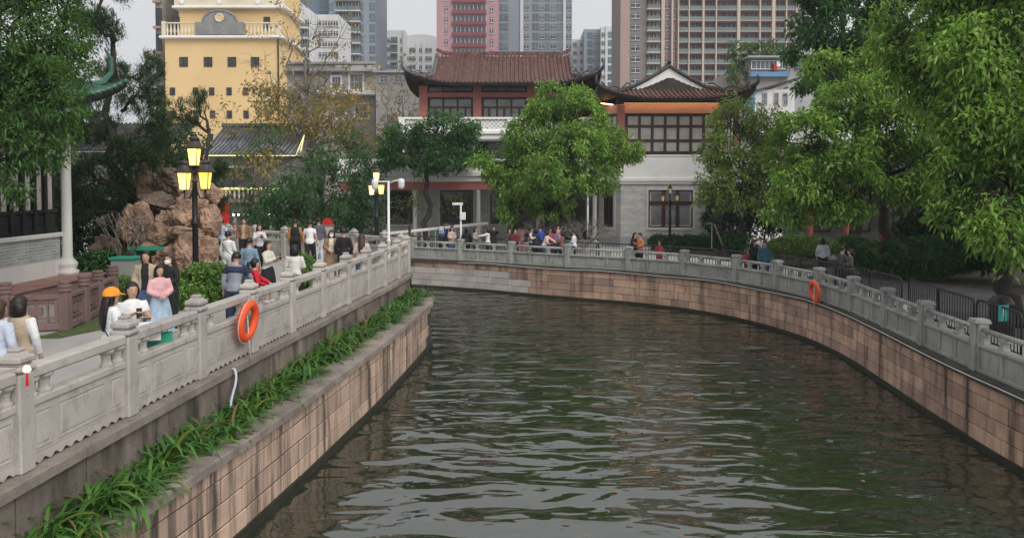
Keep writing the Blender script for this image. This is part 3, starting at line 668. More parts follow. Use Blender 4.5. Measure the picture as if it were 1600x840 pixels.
# ---- small wing roof between hall and pavilion
Wg = thing('linking_wing', 'low tiled wing with upturned eave tucked between hall and pavilion', 'building', (4.6, 56, ZR))
wbox(Wg, 'wall', 4.7, 5.4, 55.3, 60, ZR, 7.6, 'grey_brick'); xieshan(Wg, 6.0, 58.0, 4.6, 5.2, 7.9, 9.4, 1.0, .6, curl=.7)
# ---- lit hall by the left bank: grey tile roof, balustrade, awning
T = thing('teahouse', 'grey tiled tea house with yellow light strips and a lit balustrade', 'building', (-19, 52, ZR))
wbox(T, 'wall', -20.5, -14.6, 52, 60, ZR, 5.0, 'grey_brick_dark'); 
b = MB(); b.grid([[(x, 51.3, 5.05), (x, 53.2, 5.8), (x, 55.8, 7.2)] for x in (-20.9, -18, -14.4)]); b.grid([[(x, 55.8, 7.2), (x, 60.4, 5.05)] for x in (-20.9, -14.4)]); b.build('roof_slope', 'tile_grey', T)
for i in range(23):
    x = -20.8 + i * .284; b = MB(); b.tube([(x, 51.2, 5.1), (x, 53.2, 5.87), (x, 55.8, 7.25)], .065, 6); b.build('roof_tile_row', 'tile_grey', T, True)
b = MB(); b.tube([(-21.0, 55.8, 7.35), (-14.3, 55.8, 7.35)], .16, 6); b.build('main_ridge', 'ridge_plaster', T)
b = MB(); b.extr([(-14.55, 51.4, 5.0), (-14.55, 60.2, 5.0), (-14.55, 55.8, 7.2)], (.12, 0, 0)); b.build('gable', 'grey_brick', T)
for P in (((-20.9, 51.15, 5.0), (-14.4, 51.15, 5.0)), ((-14.35, 51.15, 5.05), (-14.35, 53.2, 6.5)), ((-14.35, 53.2, 6.5), (-14.0, 51.0, 5.3))):
    b = MB(); b.tube(P, .03, 5); b.build('light_strip', 'strip_rail_yellow', T)
window(T, (-20.2, 51.98), (-17.4, 51.98), 1.5, 4.2, 4, 2, 'glass_dark', 'dark_wood', 'white_wall')
wbox(T, 'balcony_slab', -20.3, -15.2, 50.2, 52, 1.9, 2.1, 'concrete_old')
wbox(T, 'balustrade_rail', -20.3, -15.2, 50.25, 50.4, 2.75, 2.88, 'strip_rail_yellow')  # rail itself glows, standing in for the yellow light on the balustrade
for i in range(17): 
    b = MB(); b.lathe([(.06, 0), (.05, .1), (.085, .25), (.05, .5), (.06, .62)], (-20.2 + i * .29, 50.32, 2.12), 8); b.build('baluster', 'cream_trim', T, True)
wbox(T, 'lower_wall', -20.3, -15.2, 51.0, 51.4, ZR, 1.9, 'white_wall')
for x in (-20.1, -17.8, -15.5): wbox(T, 'awning_post', x - .09, x + .09, 49.3, 49.5, ZR, 1.2, 'white_wall')
b = MB(); b.grid([[(-20.5, 49, 1.25), (-15.1, 49, 1.25)], [(-20.5, 51, 1.85), (-15.1, 51, 1.85)]]); b.build('awning_roof', 'tile_grey', T)
for i in range(18): 
    b = MB(); x = -20.4 + i * .29; b.tube([(x, 48.95, 1.27), (x, 51, 1.88)], .06, 6); b.build('awning_tile_row', 'tile_grey', T)
for i in range(17):
    b = MB(); b.lathe([(.0, -.07), (.06, -.04), (.06, .03), (.0, .06)], (-20.4 + i * .33, 48.9, 1.16), 8); b.build('light_bulb', 'bulb_white', T)
for i in range(8): wbox(T, 'lattice_screen', -20 + i * .55, -19.6 + i * .55, 50.9, 50.98, -.3, 1.2, 'concrete_grey')
# small side house at left of the yellow block
S = thing('side_house', 'small old house with dark tiled lean-to roof and orange wall', 'building', (-25, 50, 0))
wbox(S, 'wall', -30, -23.0, 50, 56, -.5, 5.2, 'concrete_old'); wbox(S, 'orange_wall', -22.99, -22.5, 50.4, 56, -.5, 5.4, 'yellow_wall')
b = MB(); b.grid([[(x, 49.4, 5.2), (x, 55, 7.4)] for x in (-30.5, -22.4)]); b.build('roof_slope', 'tile_dark', S)
for i in range(28): b = MB(); x = -30.4 + i * .29; b.tube([(x, 49.3, 5.25), (x, 55, 7.46)], .07, 6); b.build('roof_tile_row', 'tile_dark', S)
# ---- left pavilion (green glazed roof) and its red terrace
LP = thing('garden_pavilion', 'white and brick garden pavilion with green glazed roof behind the big left tree', 'building', (-15, 18, 0))
XW = -13.15
wbox(LP, 'white_base', -20, XW, 10, 22.3, .43, .92, 'white_wall'); wbox(LP, 'brick_wall', -19.98, XW + .01, 10.02, 22.28, .92, 1.55, 'pavilion_brick'); wbox(LP, 'sill', -20, XW + .08, 10, 22.36, 1.55, 1.68, 'white_wall', .02)
wbox(LP, 'window_wall', -19.9, XW - .06, 10.1, 22.2, 1.68, 5.0, 'black_wood')
for i in range(20):
    y = 12.15 + i * .5
    wbox(LP, 'window_stile', XW - .06, XW + .03, y - .06, y + .06, 1.7, 4.9, 'black_wood')
    wbox(LP, 'pane', XW - .06, XW - .045, y + .12, y + .38, 2.35, 4.7, 'glass_warm')
    wbox(LP, 'lower_panel', XW - .06, XW - .02, y + .1, y + .4, 1.8, 2.2, 'black_wood')
for yy in (1.72, 2.27, 4.8): wbox(LP, 'window_rail', XW - .06, XW + .01, 12, 22.2, yy, yy + .09, 'black_wood')
b = MB(); b.lathe([(.3, .43), (.3, .55), (.22, .6), (.27, .7), (.27, .78), (.2, .86), (.14, .95), (.13, 4.9), (.17, 5.05)], (XW + .12, 22.45, 0), 14); b.build('column', 'white_wall', LP, True)
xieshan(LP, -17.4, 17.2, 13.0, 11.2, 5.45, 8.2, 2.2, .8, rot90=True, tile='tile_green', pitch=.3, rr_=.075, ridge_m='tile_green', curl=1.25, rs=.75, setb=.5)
TR = thing('terrace', 'low red sandstone terrace in front of the left pavilion', 'terrace', (-13, 17, 0))
wbox(TR, 'terrace_body', -21, -12.15, 9, 22.9, -.1, .38, 'terrace_stone')
for i in range(9): wbox(TR, 'terrace_slab', -13.2, -12.08, 9.0 + i * 1.55 + .006, 10.55 + i * 1.55 - .006, .385, .44, 'terrace_stone', .01)
# purple-brown carved railing
pp = MB().box((0, 0, .4), (.2, .2, .8), bev=.015).lathe([(.1, .8), (.1, .83), (.14, .84), (.14, .88), (.11, .9), (.14, .92), (.14, .97), (.1, .985), (.1, 1.0), (.125, 1.01), (.12, 1.05)], n=12).mesh('post', 'purple_stone')
PB = .8
b = MB(); b.box((0, 0, .72), (PB, .14, .1), bev=.012); b.box((0, 0, .1), (PB, .14, .14), bev=.01)
for x in (-.36, .36): b.box((x, 0, .42), (.08, .1, .5))
for x in (-.2, 0, .2): b.box((x, 0, .42), (.035, .06, .5))
for z in (.27, .57): b.box((0, 0, z), (.64, .07, .04))
b.box((0, 0, .42), (.24, .08, .18), bev=.01); b.box((0, 0, .62), (.7, .09, .035))
ppan = b.mesh('panel', 'purple_stone')
pq = [(-12.5, 15.45), (-11.45, 15.6), (-10.42, 15.72), (-9.38, 16.04), (-9.51, 16.98), (-9.73, 17.97), (-9.95, 19.08)]
Q = thing('carved_railing', 'purple-brown carved stone railing round the lawn below the left pavilion', 'railing', (-9.4, 16, 0))
for i, q in enumerate(pq):
    link('post', pp, Q, (*q, 0), 0, world=True)
    if i < len(pq) - 1:
        r = pq[i + 1]; a = math.atan2(r[1] - q[1], r[0] - q[0]); L = math.dist(q, r); link('panel', ppan, Q, ((q[0] + r[0]) / 2, (q[1] + r[1]) / 2, 0), a, ((L - .2) / PB, 1, 1), world=True)
# ---- red-columned gallery behind the right-hand trees
G = thing('red_gallery', 'gallery with red round columns and pale lintel behind the right-hand trees', 'building', (19, 41, ZR))
wbox(G, 'back_wall', 16.0, 34, 45, 45.3, ZR, 4.2, 'grey_brick_dark'); wbox(G, 'floor', 15.5, 34, 40, 45, ZR, ZR + .45, 'concrete_grey'); wbox(G, 'lintel', 15.2, 34, 40.3, 40.8, 3.0, 3.6, 'white_paint'); wbox(G, 'red_beam', 15.3, 34, 40.35, 40.75, 2.6, 3.0, 'red_lacquer')
for i in range(9): b = MB(); x = 15.7 + i * 1.95; b.lathe([(.3, 0), (.3, .15), (.2, .22), (.19, 3.3)], (x, 40.5, ZR + .45), 14); b.build('column', 'red_lacquer', G, True)
for i in range(3): wbox(G, 'step', 14.2 - .0, 20, 39.0 + .35 * i, 39.35 + .35 * i, ZR, ZR + .15 * (i + 1), 'concrete_grey', .01)
for i in range(6): window(G, (17 + i * 2.4, 44.98), (18.6 + i * 2.4, 44.98), .3, 2.5, 3, 2, 'glass_curtain')
b = MB(); b.grid([[(x, 39.2, 3.65), (x, 43, 5.2), (x, 47, 5.4)] for x in (15.2, 35)]); b.build('roof_slope', 'tile_dark', G)
for i in range(58): b = MB(); x = 15.3 + i * .34; b.tube([(x, 39.15, 3.7), (x, 43, 5.26)], .07, 5); b.build('roof_tile_row', 'tile_dark', G)
# ---- yellow block
def px2(x0, x1, Y): return at(x0, 289, Y).x, at(x1, 289, Y).x
def zy(y, Y): return at(800, y, Y).z
Yb = 85.0
Yl = thing('yellow_building', 'tall yellow rendered building with small dark windows and a grey crest', 'building', (-31, Yb, ZR))
x0, x1 = px2(261, 441, Yb); wbox(Yl, 'wall', x0, x1, Yb, Yb + 9, ZR, zy(57, Yb), 'yellow_wall'); wbox(Yl, 'upper_wall', x0 + .9, x1 - .3, Yb + 1.6, Yb + 9, zy(57, Yb), zy(-150, Yb), 'yellow_wall')
wbox(Yl, 'cornice', x0 - .4, x1 + .5, Yb - .6, Yb + .2, zy(61, Yb), zy(57, Yb), 'white_paint', .05); wbox(Yl, 'side_cornice', x1, x1 + .5, Yb + .2, Yb + 9, zy(61, Yb), zy(57, Yb), 'white_paint')
for j, yy in enumerate((9, -70)):
    wbox(Yl, 'cornice', x0 + .4, x1 + .3, Yb + .9, Yb + 9, zy(yy + 4, Yb + 1), zy(yy, Yb + 1), 'white_paint', .05); wbox(Yl, 'parapet', x0 + .6, x1 + .1, Yb + 1.1, Yb + 1.3, zy(yy, Yb + 1), zy(yy - 16, Yb + 1), 'cream_trim')
    for k in range(3): b = MB(); b.tube([(x0 + 1.5 + k * 4.2, Yb + 1.08, zy(yy - 6, Yb + 1)), (x0 + 1.5 + k * 4.2, Yb + .98, zy(yy - 6, Yb + 1))], .25, 12); b.build('medallion', 'white_paint', Yl)
zb0, zb1 = zy(56, Yb), zy(36, Yb)
wbox(Yl, 'balustrade_rail', x0 - .2, x1 + .2, Yb - .35, Yb - .1, zb1 - .14, zb1, 'cream_trim')
for i in range(33):
    x = x0 + i * (x1 - x0) / 32
    if abs(x - at(345, 0, Yb).x) > 2.6: b = MB(); b.lathe([(.1, 0), (.08, .1), (.16, .4), (.07, .9), (.1, 1.15)], (x, Yb - .22, zb0), 8); b.build('baluster', 'cream_trim', Yl)
wbox(Yl, 'balustrade_pier', x0 - .15, x0 + .25, Yb - .4, Yb - .05, zb0, zb1 + .1, 'cream_trim'); wbox(Yl, 'balustrade_pier', x1 - .35, x1 + .05, Yb - .4, Yb - .05, zb0, zb1 + .1, 'cream_trim')
cx = at(345, 0, Yb).x; wbox(Yl, 'crest_base', cx - 2.7, cx + 2.7, Yb - .5, Yb - .05, zb0, zb1, 'crest_grey', .05)
b = MB(); n = 20; b.extr([(cx + 1.85 * math.cos(math.pi * k / n), Yb - .45, zb1 + 1.2 * math.sin(math.pi * k / n)) for k in range(n + 1)], (0, .35, 0)); b.build('crest_arch', 'crest_grey', Yl)
b = MB(); P = [(cx + 1.9 * math.cos(math.pi * k / n), Yb - .42, zb1 + 1.25 * math.sin(math.pi * k / n)) for k in range(n + 1)]; b.tube(P, .13, 6); b.build('crest_moulding', 'crest_grey', Yl)
b = MB(); P = [(cx + .4 * math.cos(2 * math.pi * k / 16), Yb - .5, zb1 + .45 + .4 * math.sin(2 * math.pi * k / 16)) for k in range(17)]; b.tube(P, .09, 6); b.build('crest_ring', 'cream_trim', Yl); b = MB(); b.tube([(cx, Yb - .46, zb1 + .45), (cx, Yb - .5, zb1 + .45)], .3, 12); b.build('crest_centre', 'yellow_wall', Yl)
for (yy, xs, ww, hh) in ((97, (290, 328, 365, 401), 13, 15), (143, (272, 308, 333, 360, 386, 421), 8, 12), (179, (274, 308, 334, 360, 386, 421), 8, 12), (215, (290, 330, 370, 405), 8, 12)):
    for x in xs:
        xa, xb = px2(x - ww / 2, x + ww / 2, Yb); window(Yl, (xa, Yb - .01), (xb, Yb - .01), zy(yy + hh / 2, Yb), zy(yy - hh / 2, Yb), 2, 1, 'glass_dark', 'black_wood')
b = MB(); b.tube([(at(434, 0, Yb).x, Yb - .08, 0), (at(434, 0, Yb).x, Yb - .08, zy(60, Yb))], .09, 6); b.build('drain_pipe', 'black_metal', Yl)
for yy in (36, ): 
    for x in (280, 420): xa, xb = px2(x - 5, x + 5, Yb + 1.6); window(Yl, (xa, Yb + 1.59), (xb, Yb + 1.59), zy(45, Yb), zy(22, Yb), 2, 1, 'glass_dark', 'black_wood')
# dark strip of an older building at its left
O1 = thing('old_block', 'narrow grey old block with dark windows left of the yellow building', 'building', (-39.5, 86, ZR))
x0, x1 = px2(247, 258, 87); wbox(O1, 'wall', x0, x1, 87, 95, ZR, zy(-150, 87), 'concrete_old')
for k in range(8): 
    z = zy(200 - k * 40, 87); window(O1, (x1 - .75, 86.99), (x1 - .05, 86.99), z, z + 1.9, 2, 2, 'glass_dark', 'black_wood'); wbox(O1, 'ledge', x1 - .9, x1 - .02, 86.5, 86.99, z - .4, z - .15, 'tower_rose')
# ---- towers
def facade(root, xa, xb, Y, z0, z1, fh, cells, wallm, depth=12, base=None, slab=None, pier=None):
    """cells: list of (fraction width, kind) kinds: wall win strip bal ; windows per storey"""
    wbox(root, 'wall', xa, xb, Y, Y + depth, base if base is not None else ZR, z1, wallm)
    tot = sum(c[0] for c in cells); x = xa; W = xb - xa; n = int((z1 - z0) / fh); cache = {}
    def shared(kind, wd):
        key = (kind, round(wd, 2))
        if key in cache: return cache[key]
        if kind == 'win':
            b = MB(); b.box((0, -.02, fh * .5), (wd * .78, .08, fh * .5), mi=0); b.box((0, -.08, fh * .5), (.07, .06, fh * .5), mi=1); b.box((0, -.1, fh * .24), (wd * .86, .22, .1), mi=1); b.box((0, -.08, fh * .62), (wd * .78, .06, .07), mi=1)
            me = b.mesh('window', ['glass_far', 'tower_white'])
        elif kind == 'blue':
            b = MB(); b.box((0, -.03, fh * .5), (wd * .92, .1, fh * .74), mi=0); b.box((0, -.1, fh * .5), (.08, .06, fh * .74), mi=1); b.box((0, -.1, fh * .4), (wd * .92, .06, .07), mi=1)
            me = b.mesh('window', ['glass_blue', 'tower_slate'])
        elif kind == 'strip':
            b = MB(); b.box((0, -.05, fh * .62), (wd, .12, fh * .46), mi=0)
            for q in range(9): b.box((-wd / 2 + wd * q / 8, -.13, fh * .62), (.1, .08, fh * .46), mi=1)
            b.box((0, -.35, fh * .18), (wd, .7, fh * .34), mi=2); me = b.mesh('window_band', ['glass_far', 'tower_white', 'tower_red'])
        else:
            b = MB(); b.box((0, -.04, fh * .52), (wd * .94, .1, fh * .78), mi=0)
            b.box((0, -.9, fh * .26), (wd * .94, .06, fh * .34), mi=1); b.box((0, -.48, fh * .06), (wd, .95, .22), mi=2)
            for q in (-.28, .05, .3): b.box((wd * q, -.11, fh * .5), (.09, .05, fh * .74), mi=2)
            b.box((wd * .2, -.6, fh * .3), (wd * .12, .3, fh * .3), mi=3)
            me = b.mesh('balcony', ['room_dark', 'balcony_glass', slab or wallm, 'tower_white'])
        cache[key] = me; return me
    for wd, kind in cells:
        w_ = wd / tot * W; xm = x + w_ / 2
        if kind == 'pier': wbox(root, 'pier', x, x + w_, Y - 1.05, Y, ZR, z1, pier or wallm)
        elif kind == 'fin': wbox(root, 'pier', x, x + w_, Y - .3, Y, ZR, z1, pier or wallm)
        elif kind != 'wall':
            for j in range(n): link({'win': 'window', 'blue': 'window', 'strip': 'window_band', 'bal': 'balcony'}[kind], shared(kind, w_), root, (xm, Y, z0 + j * fh), 0, world=True)
        x += w_
def tower(name, label, pxa, pxb, Y, ytop, yb, fh, cells, wallm, **k):
    xa, xb = px2(pxa, pxb, Y); root = thing(name, label, 'building', ((xa + xb) / 2, Y, ZR))
    facade(root, xa, xb, Y, zy(yb, Y), zy(ytop, Y), fh, cells, wallm, **k); return root
# big beige tower on the right
tower('apartment_tower', 'wide beige apartment tower with gridded balconies behind the brick pavilion', 1030, 1262, 140, -150, 135, 1.92, [(1.6, 'pier'), (3.2, 'win'), (.8, 'pier'), (2.2, 'win'), (.5, 'pier'), (4.5, 'bal'), (.5, 'pier'), (6, 'bal'), (.9, 'pier'), (5.3, 'bal'), (.6, 'pier'), (9.5, 'bal'), (1.4, 'pier'), (9, 'bal'), (.6, 'pier'), (5.3, 'bal'), (1.5, 'pier'), (5, 'bal'), (.5, 'pier'), (4.2, 'bal'), (.5, 'pier'), (3, 'win'), (1, 'pier'), (3, 'win')], 'tower_rose', slab='tower_rose', pier='tower_beige')
T7 = tower('apartment_tower', 'rose and brown corner tower with dark windows beside the gridded beige tower', 968, 1029, 138, -150, 135, 1.92, [(4.5, 'fin'), (.3, 'wall'), (5.2, 'win'), (2.7, 'wall'), (6.5, 'bal')], 'tower_brown', slab='tower_beige', pier='tower_rose')
tower('apartment_tower', 'pink apartment tower with dark red window bands above the tiled roof', 683, 778, 160, -125, 92, 2.27, [(2.2, 'wall'), (1.3, 'win'), (1.2, 'wall'), (10, 'strip'), (1, 'wall'), (1.3, 'win'), (1.2, 'wall')], 'tower_pink', depth=16)
tower('apartment_tower', 'slate blue glass tower rising behind the pink tower', 779, 893, 190, -70, 110, 2.35, [(4, 'blue'), (.4, 'wall'), (4, 'wall'), (1.2, 'fin'), (2.4, 'win'), (1, 'wall'), (2.6, 'blue'), (2.2, 'win'), (2, 'blue'), (2.6, 'win'), (2.6, 'blue'), (1, 'fin'), (2.4, 'win')], 'tower_slate', pier='tower_white', depth=16)
tower('apartment_tower', 'tall blue-grey glass tower with stacked balconies right of the gabled white block', 516, 588, 170, -130, 120, 2.35, [(2, 'blue'), (1, 'wall'), (5.4, 'bal'), (.3, 'fin'), (5.0, 'bal'), (1, 'blue'), (2.4, 'wall'), (2.6, 'blue')], 'tower_slate', slab='tower_white', depth=16)
tower('apartment_tower', 'dark glass tower just behind the gabled white block', 448, 515, 180, -140, 100, 2.5, [(2, 'blue'), (3, 'bal'), (2, 'blue'), (4, 'wall'), (3, 'blue')], 'tower_blue', slab='tower_white', depth=16)
g1 = tower('white_block', 'white apartment block with stepped gable roof beside the yellow building', 447, 494, 118, 27, 110, 1.55, [(1.6, 'win'), (1.4, 'win'), (1.5, 'wall'), (2.6, 'bal'), (1.6, 'wall')], 'tower_white', depth=9)
xa, xb = px2(447, 494, 118); b = MB(); b.extr([(xa, 118, zy(27, 118)), (xb, 118, zy(27, 118)), (xb, 118, zy(21, 118)), (at(466, 0, 118).x, 118, zy(1, 118)), (at(455, 0, 118).x, 118, zy(1, 118)), (xa, 118, zy(9, 118))], (0, 9, 0)); b.build('gable', 'tower_white', g1)
tower('white_block', 'lower flat-topped white apartment block right of the stepped gable', 495, 531, 120, 23, 110, 1.6, [(2, 'win'), (1.7, 'win'), (1.7, 'win'), (1.7, 'win')], 'tower_white', depth=9)
r5 = tower('white_block', 'pale distant apartment block left of the pink tower', 588, 634, 210, 48, 125, 2.35, [(1.5, 'win'), (2, 'fin'), (1, 'wall'), (2, 'win'), (3, 'bal'), (1, 'wall'), (1.2, 'win'), (1, 'fin')], 'tower_white', pier='tower_white', slab='tower_white')
xa, xb = px2(607, 630, 210); wbox(r5, 'roof_house', xa, xb, 212, 220, zy(48, 210), zy(51 - 6, 210), 'tower_white')
r6 = tower('white_block', 'distant white block with curved roof parapet behind the hall ridge', 634, 681, 215, 66, 125, 2.35, [(1.2, 'wall'), (3, 'win'), (1, 'fin'), (1.3, 'win'), (.8, 'fin'), (3.2, 'win'), (1, 'wall')], 'tower_white', pier='tower_white')
xa, xb = px2(634, 681, 215); b = MB(); b.extr([(xa, 215, zy(66, 215))] + [(xa + (xb - xa) * k / 10, 215, zy(57 - 3 * math.sin(math.pi * k / 10), 215)) for k in range(11)] + [(xb, 215, zy(66, 215))], (0, 10, 0)); b.build('curved_parapet', 'tower_white', r6)
tower('grey_block', 'distant slate block with slanted top right of the blue tower', 912, 940, 225, 46, 140, 2.4, [(1.4, 'fin'), (2.5, 'blue'), (2, 'win'), (1, 'wall'), (1.8, 'win')], 'tower_slate', pier='tower_slate')
tower('white_block', 'distant white and blue block beside the rose corner tower', 938, 968, 222, 42, 140, 2.4, [(1.6, 'win'), (.8, 'fin'), (2, 'blue'), (1.6, 'win'), (1, 'fin')], 'tower_white', pier='tower_white')
tower('white_block', 'low distant white block behind the right end of the hall roof', 890, 913, 230, 62, 140, 2.4, [(1, 'wall'), (2, 'win'), (1, 'wall'), (2, 'win')], 'tower_white')
# ---- old concrete houses in the middle distance
o2 = thing('old_concrete_house', 'weathered concrete house with heavy cornice behind the yellow-leaved tree', 'building', (-20, 72, ZR))
x0, x1 = px2(500, 587, 72); wbox(o2, 'wall', x0 - 3, x1, 72, 80, ZR, zy(98, 72), 'concrete_old'); wbox(o2, 'cornice', x0 - 3.2, x1 + .3, 71.4, 72, zy(113, 72), zy(109, 72), 'concrete_old', .04); wbox(o2, 'parapet_cap', x0 - 3, x1 + .1, 71.8, 72, zy(101, 72), zy(97, 72), 'concrete_old', .03)
for i in range(3): wbox(o2, 'parapet_panel', x0 + 1.5 + i * 1.5, x0 + 2.7 + i * 1.5, 71.9, 71.99, zy(108, 72), zy(102, 72), 'concrete_grey')
for (xa, yb_, wv, hv) in ((548, 140, 20, 24), (520, 138, 14, 18), (556, 185, 20, 22), (525, 185, 16, 18)): a_, b_ = px2(xa, xa + wv, 72); window(o2, (a_, 71.98), (b_, 71.98), zy(yb_, 72), zy(yb_ - hv, 72), 3, 2, 'glass_far', 'concrete_grey', 'white_wall')
wbox(o2, 'balcony', x0, x1 + .2, 70.8, 72, zy(150, 72), zy(144, 72), 'white_wall')
o3 = thing('old_concrete_house', 'low grey flat-roofed house left of the main hall', 'building', (-13, 66, ZR))
x0, x1 = px2(588, 645, 68); wbox(o3, 'wall', x0, x1 + 4, 68, 76, ZR, zy(114, 68), 'concrete_old'); wbox(o3, 'roof_edge', x0 - .2, x1 + 4, 67.7, 68, zy(114, 68), zy(111, 68), 'concrete_grey')
for (xa, yb_, wv, hv) in ((618, 130, 12, 12), (594, 130, 14, 12), (604, 200, 14, 22), (622, 160, 10, 12)): a_, b_ = px2(xa, xa + wv, 68); window(o3, (a_, 67.98), (b_, 67.98), zy(yb_, 68), zy(yb_ - hv, 68), 2, 2, 'glass_far', 'concrete_grey')
for xx, yy in ((592, 215), (604, 240)): pass
o4 = thing('old_shack_house', 'shabby white house with blue awning and roof-top enclosed balcony', 'building', (27, 74, ZR))
x0, x1 = px2(1168, 1229, 74); wbox(o4, 'wall', x0, x1, 74, 80, ZR, zy(90, 74), 'concrete_old'); wbox(o4, 'roof_slab', x0 - .3, x1 + .3, 73.2, 80, zy(92, 74), zy(89, 74), 'cabinet_grey')
a_, b_ = px2(1171, 1227, 74); window(o4, (a_, 73.9), (b_, 73.9), zy(109, 74), zy(95, 74), 8, 1, 'glass_blue', 'white_paint'); wbox(o4, 'blue_awning', a_ - .2, b_ + .1, 73.4, 73.95, zy(121, 74), zy(114, 74), 'blue_panel')
b = MB(); b.box((at(1213, 0, 73.5).x, 73.6, zy(106, 74)), (.4, .3, .7), bev=.05); b.box((at(1217, 0, 73.5).x, 73.5, zy(102, 74)), (.35, .3, .5), bev=.05, mi=1); b.build('laundry', ['sign_red', 'white_paint'], o4)
x0, x1 = px2(1176, 1240, 66); wbox(o4, 'lower_house', x0, x1, 66, 72, ZR, zy(140, 66), 'white_wall'); b = MB(); b.extr([(x0 - .3, 65.7, zy(146, 66)), (x1 + .3, 65.7, zy(124, 66)), (x1 + .3, 65.7, zy(121, 66)), (x0 - .3, 65.7, zy(143, 66))], (0, 6, 0)); b.build('lower_roof', 'tile_dark', o4)
for xa in (1190, 1208, 1222): a_, b_ = px2(xa, xa + 7, 66); window(o4, (a_, 65.98), (b_, 65.98), zy(165, 66), zy(145, 66), 2, 2, 'glass_far', 'concrete_grey')
wbox(o4, 'blue_wall', *px2(1168, 1178, 65), 65, 66, zy(175, 65), zy(137, 65), 'blue_panel')
o5 = thing('old_grey_house', 'old grey house with rusty roof right of the blue awning', 'building', (31, 78, ZR))
x0, x1 = px2(1229, 1300, 78); wbox(o5, 'wall', x0, x1, 78, 84, ZR, zy(92, 78), 'concrete_grey'); wbox(o5, 'roof', x0 - .5, x1, 77, 84, zy(92, 78), zy(88, 78), 'tile_dark'); wbox(o5, 'upper_wall', x0, x1, 80, 84, zy(88, 78), zy(74, 78), 'concrete_grey')
a_, b_ = px2(1240, 1252, 78); window(o5, (a_, 77.98), (b_, 77.98), zy(112, 78), zy(100, 78), 3, 2, 'glass_far', 'concrete_grey')
o6 = thing('old_shack_house', 'narrow concrete house under the roof garden trees', 'building', (23, 78, ZR)); x0, x1 = px2(1136, 1167, 78); wbox(o6, 'wall', x0, x1, 78, 84, ZR, zy(112, 78), 'concrete_old'); wbox(o6, 'roof_edge', x0 - .2, x1, 77.6, 78, zy(112, 78), zy(109, 78), 'concrete_grey')
for xa in (1142, 1154): a_, b_ = px2(xa, xa + 7, 78); window(o6, (a_, 77.98), (b_, 77.98), zy(135, 78), zy(120, 78), 2, 2, 'glass_far', 'concrete_grey')
# ================================================================ VEGETATION
def unit(v): return v / (np.linalg.norm(v, axis=-1, keepdims=True) + 1e-9)
def leaves_mesh(name, ctr, axis, per, L, W, pal, m, spread=1.0, droop=.35, seed=0, jitter=.12, off=(0, 0, 0), colvar=.25, tint=None):
    """rosettes of folded leaves: ctr (N,3), axis (N,3) twig direction"""
    r = np.random.default_rng(seed); N = len(ctr)
    c = np.repeat(ctr, per, 0) + r.normal(0, jitter, (N * per, 3)); ax = np.repeat(axis, per, 0); n = len(c)
    d = unit(ax * .55 + r.normal(0, 1, (n, 3)) * spread * .75 + np.array([0, 0, -droop]))
    l = (L * r.uniform(.6, 1.25, n))[:, None]; wd = (W * r.uniform(.7, 1.2, n))[:, None]
    up = unit(np.array([0, 0, 1.]) + r.normal(0, .45, (n, 3))); s = unit(np.cross(d, up)); nn = np.cross(s, d)
    tip = c + d * l + np.array([0, 0, -1]) * l * .2; mid = c + d * l * .45 + nn * wd * .12
    V = np.stack([c, mid + s * wd * .5 + nn * wd * .15, tip, mid - s * wd * .5 + nn * wd * .15], 1).reshape(-1, 3) - np.array(off)
    pal = np.array(pal); k = r.integers(0, len(pal), N); base = pal[k]
    if tint is not None: base = base * tint[:, None]
    col = np.repeat(base, per, 0) * r.uniform(1 - colvar, 1 + colvar, (n, 1)); col = np.clip(col, 0, 1)
    me = bpy.data.meshes.new(name); me.vertices.add(4 * n); me.loops.add(4 * n); me.polygons.add(n)
    me.vertices.foreach_set('co', V.ravel()); me.loops.foreach_set('vertex_index', np.arange(4 * n, dtype=np.int32))
    me.polygons.foreach_set('loop_start', np.arange(0, 4 * n, 4, dtype=np.int32))
    me.update(calc_edges=True)
    a = me.color_attributes.new('Col', 'FLOAT_COLOR', 'CORNER'); cc = np.ones((n, 4, 4), np.float32); cc[:, :, :3] = col[:, None, :]
    a.data.foreach_set('color', cc.ravel()); me.materials.append(MATS[m]); return me
def lobe_pts(lobe, n, r, gap=.12, gs=1.1, shell=.45):
    cx, cy, cz, rx, ry, rz = lobe[:6]; out = []; ax = []; tries = 0
    while len(out) < n and tries < n * 6:
        tries += 1
        d = r.normal(0, 1, 3); d /= np.linalg.norm(d) + 1e-9
        k = 1 + .28 * noise.noise(Vector((d[0] * 2.1 + cx, d[1] * 2.1 + cy, d[2] * 2.1 + cz)))
        q = (shell + (1 - shell) * r.random() ** .6) * k
        p = np.array((cx + d[0] * rx * q, cy + d[1] * ry * q, cz + d[2] * rz * q))
        if noise.noise(Vector(p * gs)) < -.22 + gap - .12: continue
        out.append(p); ax.append(d)
    return np.array(out), np.array(ax)
def limb(b, p0, p1, r0, r1, rg, n=6, wob=.1, sides=6, lift=.0):
    p0, p1 = np.array(p0, float), np.array(p1, float); L = np.linalg.norm(p1 - p0); P = []
    for k in range(n + 1):
        t = k / n; q = p0 * (1 - t) + p1 * t + rg.normal(0, wob * L * .12, 3) * (0 if k in (0, n) else 1); q[2] += lift * L * math.sin(math.pi * t) * .3; P.append(tuple(q))
    b.tube(P, [r0 * (1 - k / n) + r1 * k / n for k in range(n + 1)], sides, cap=True); return P
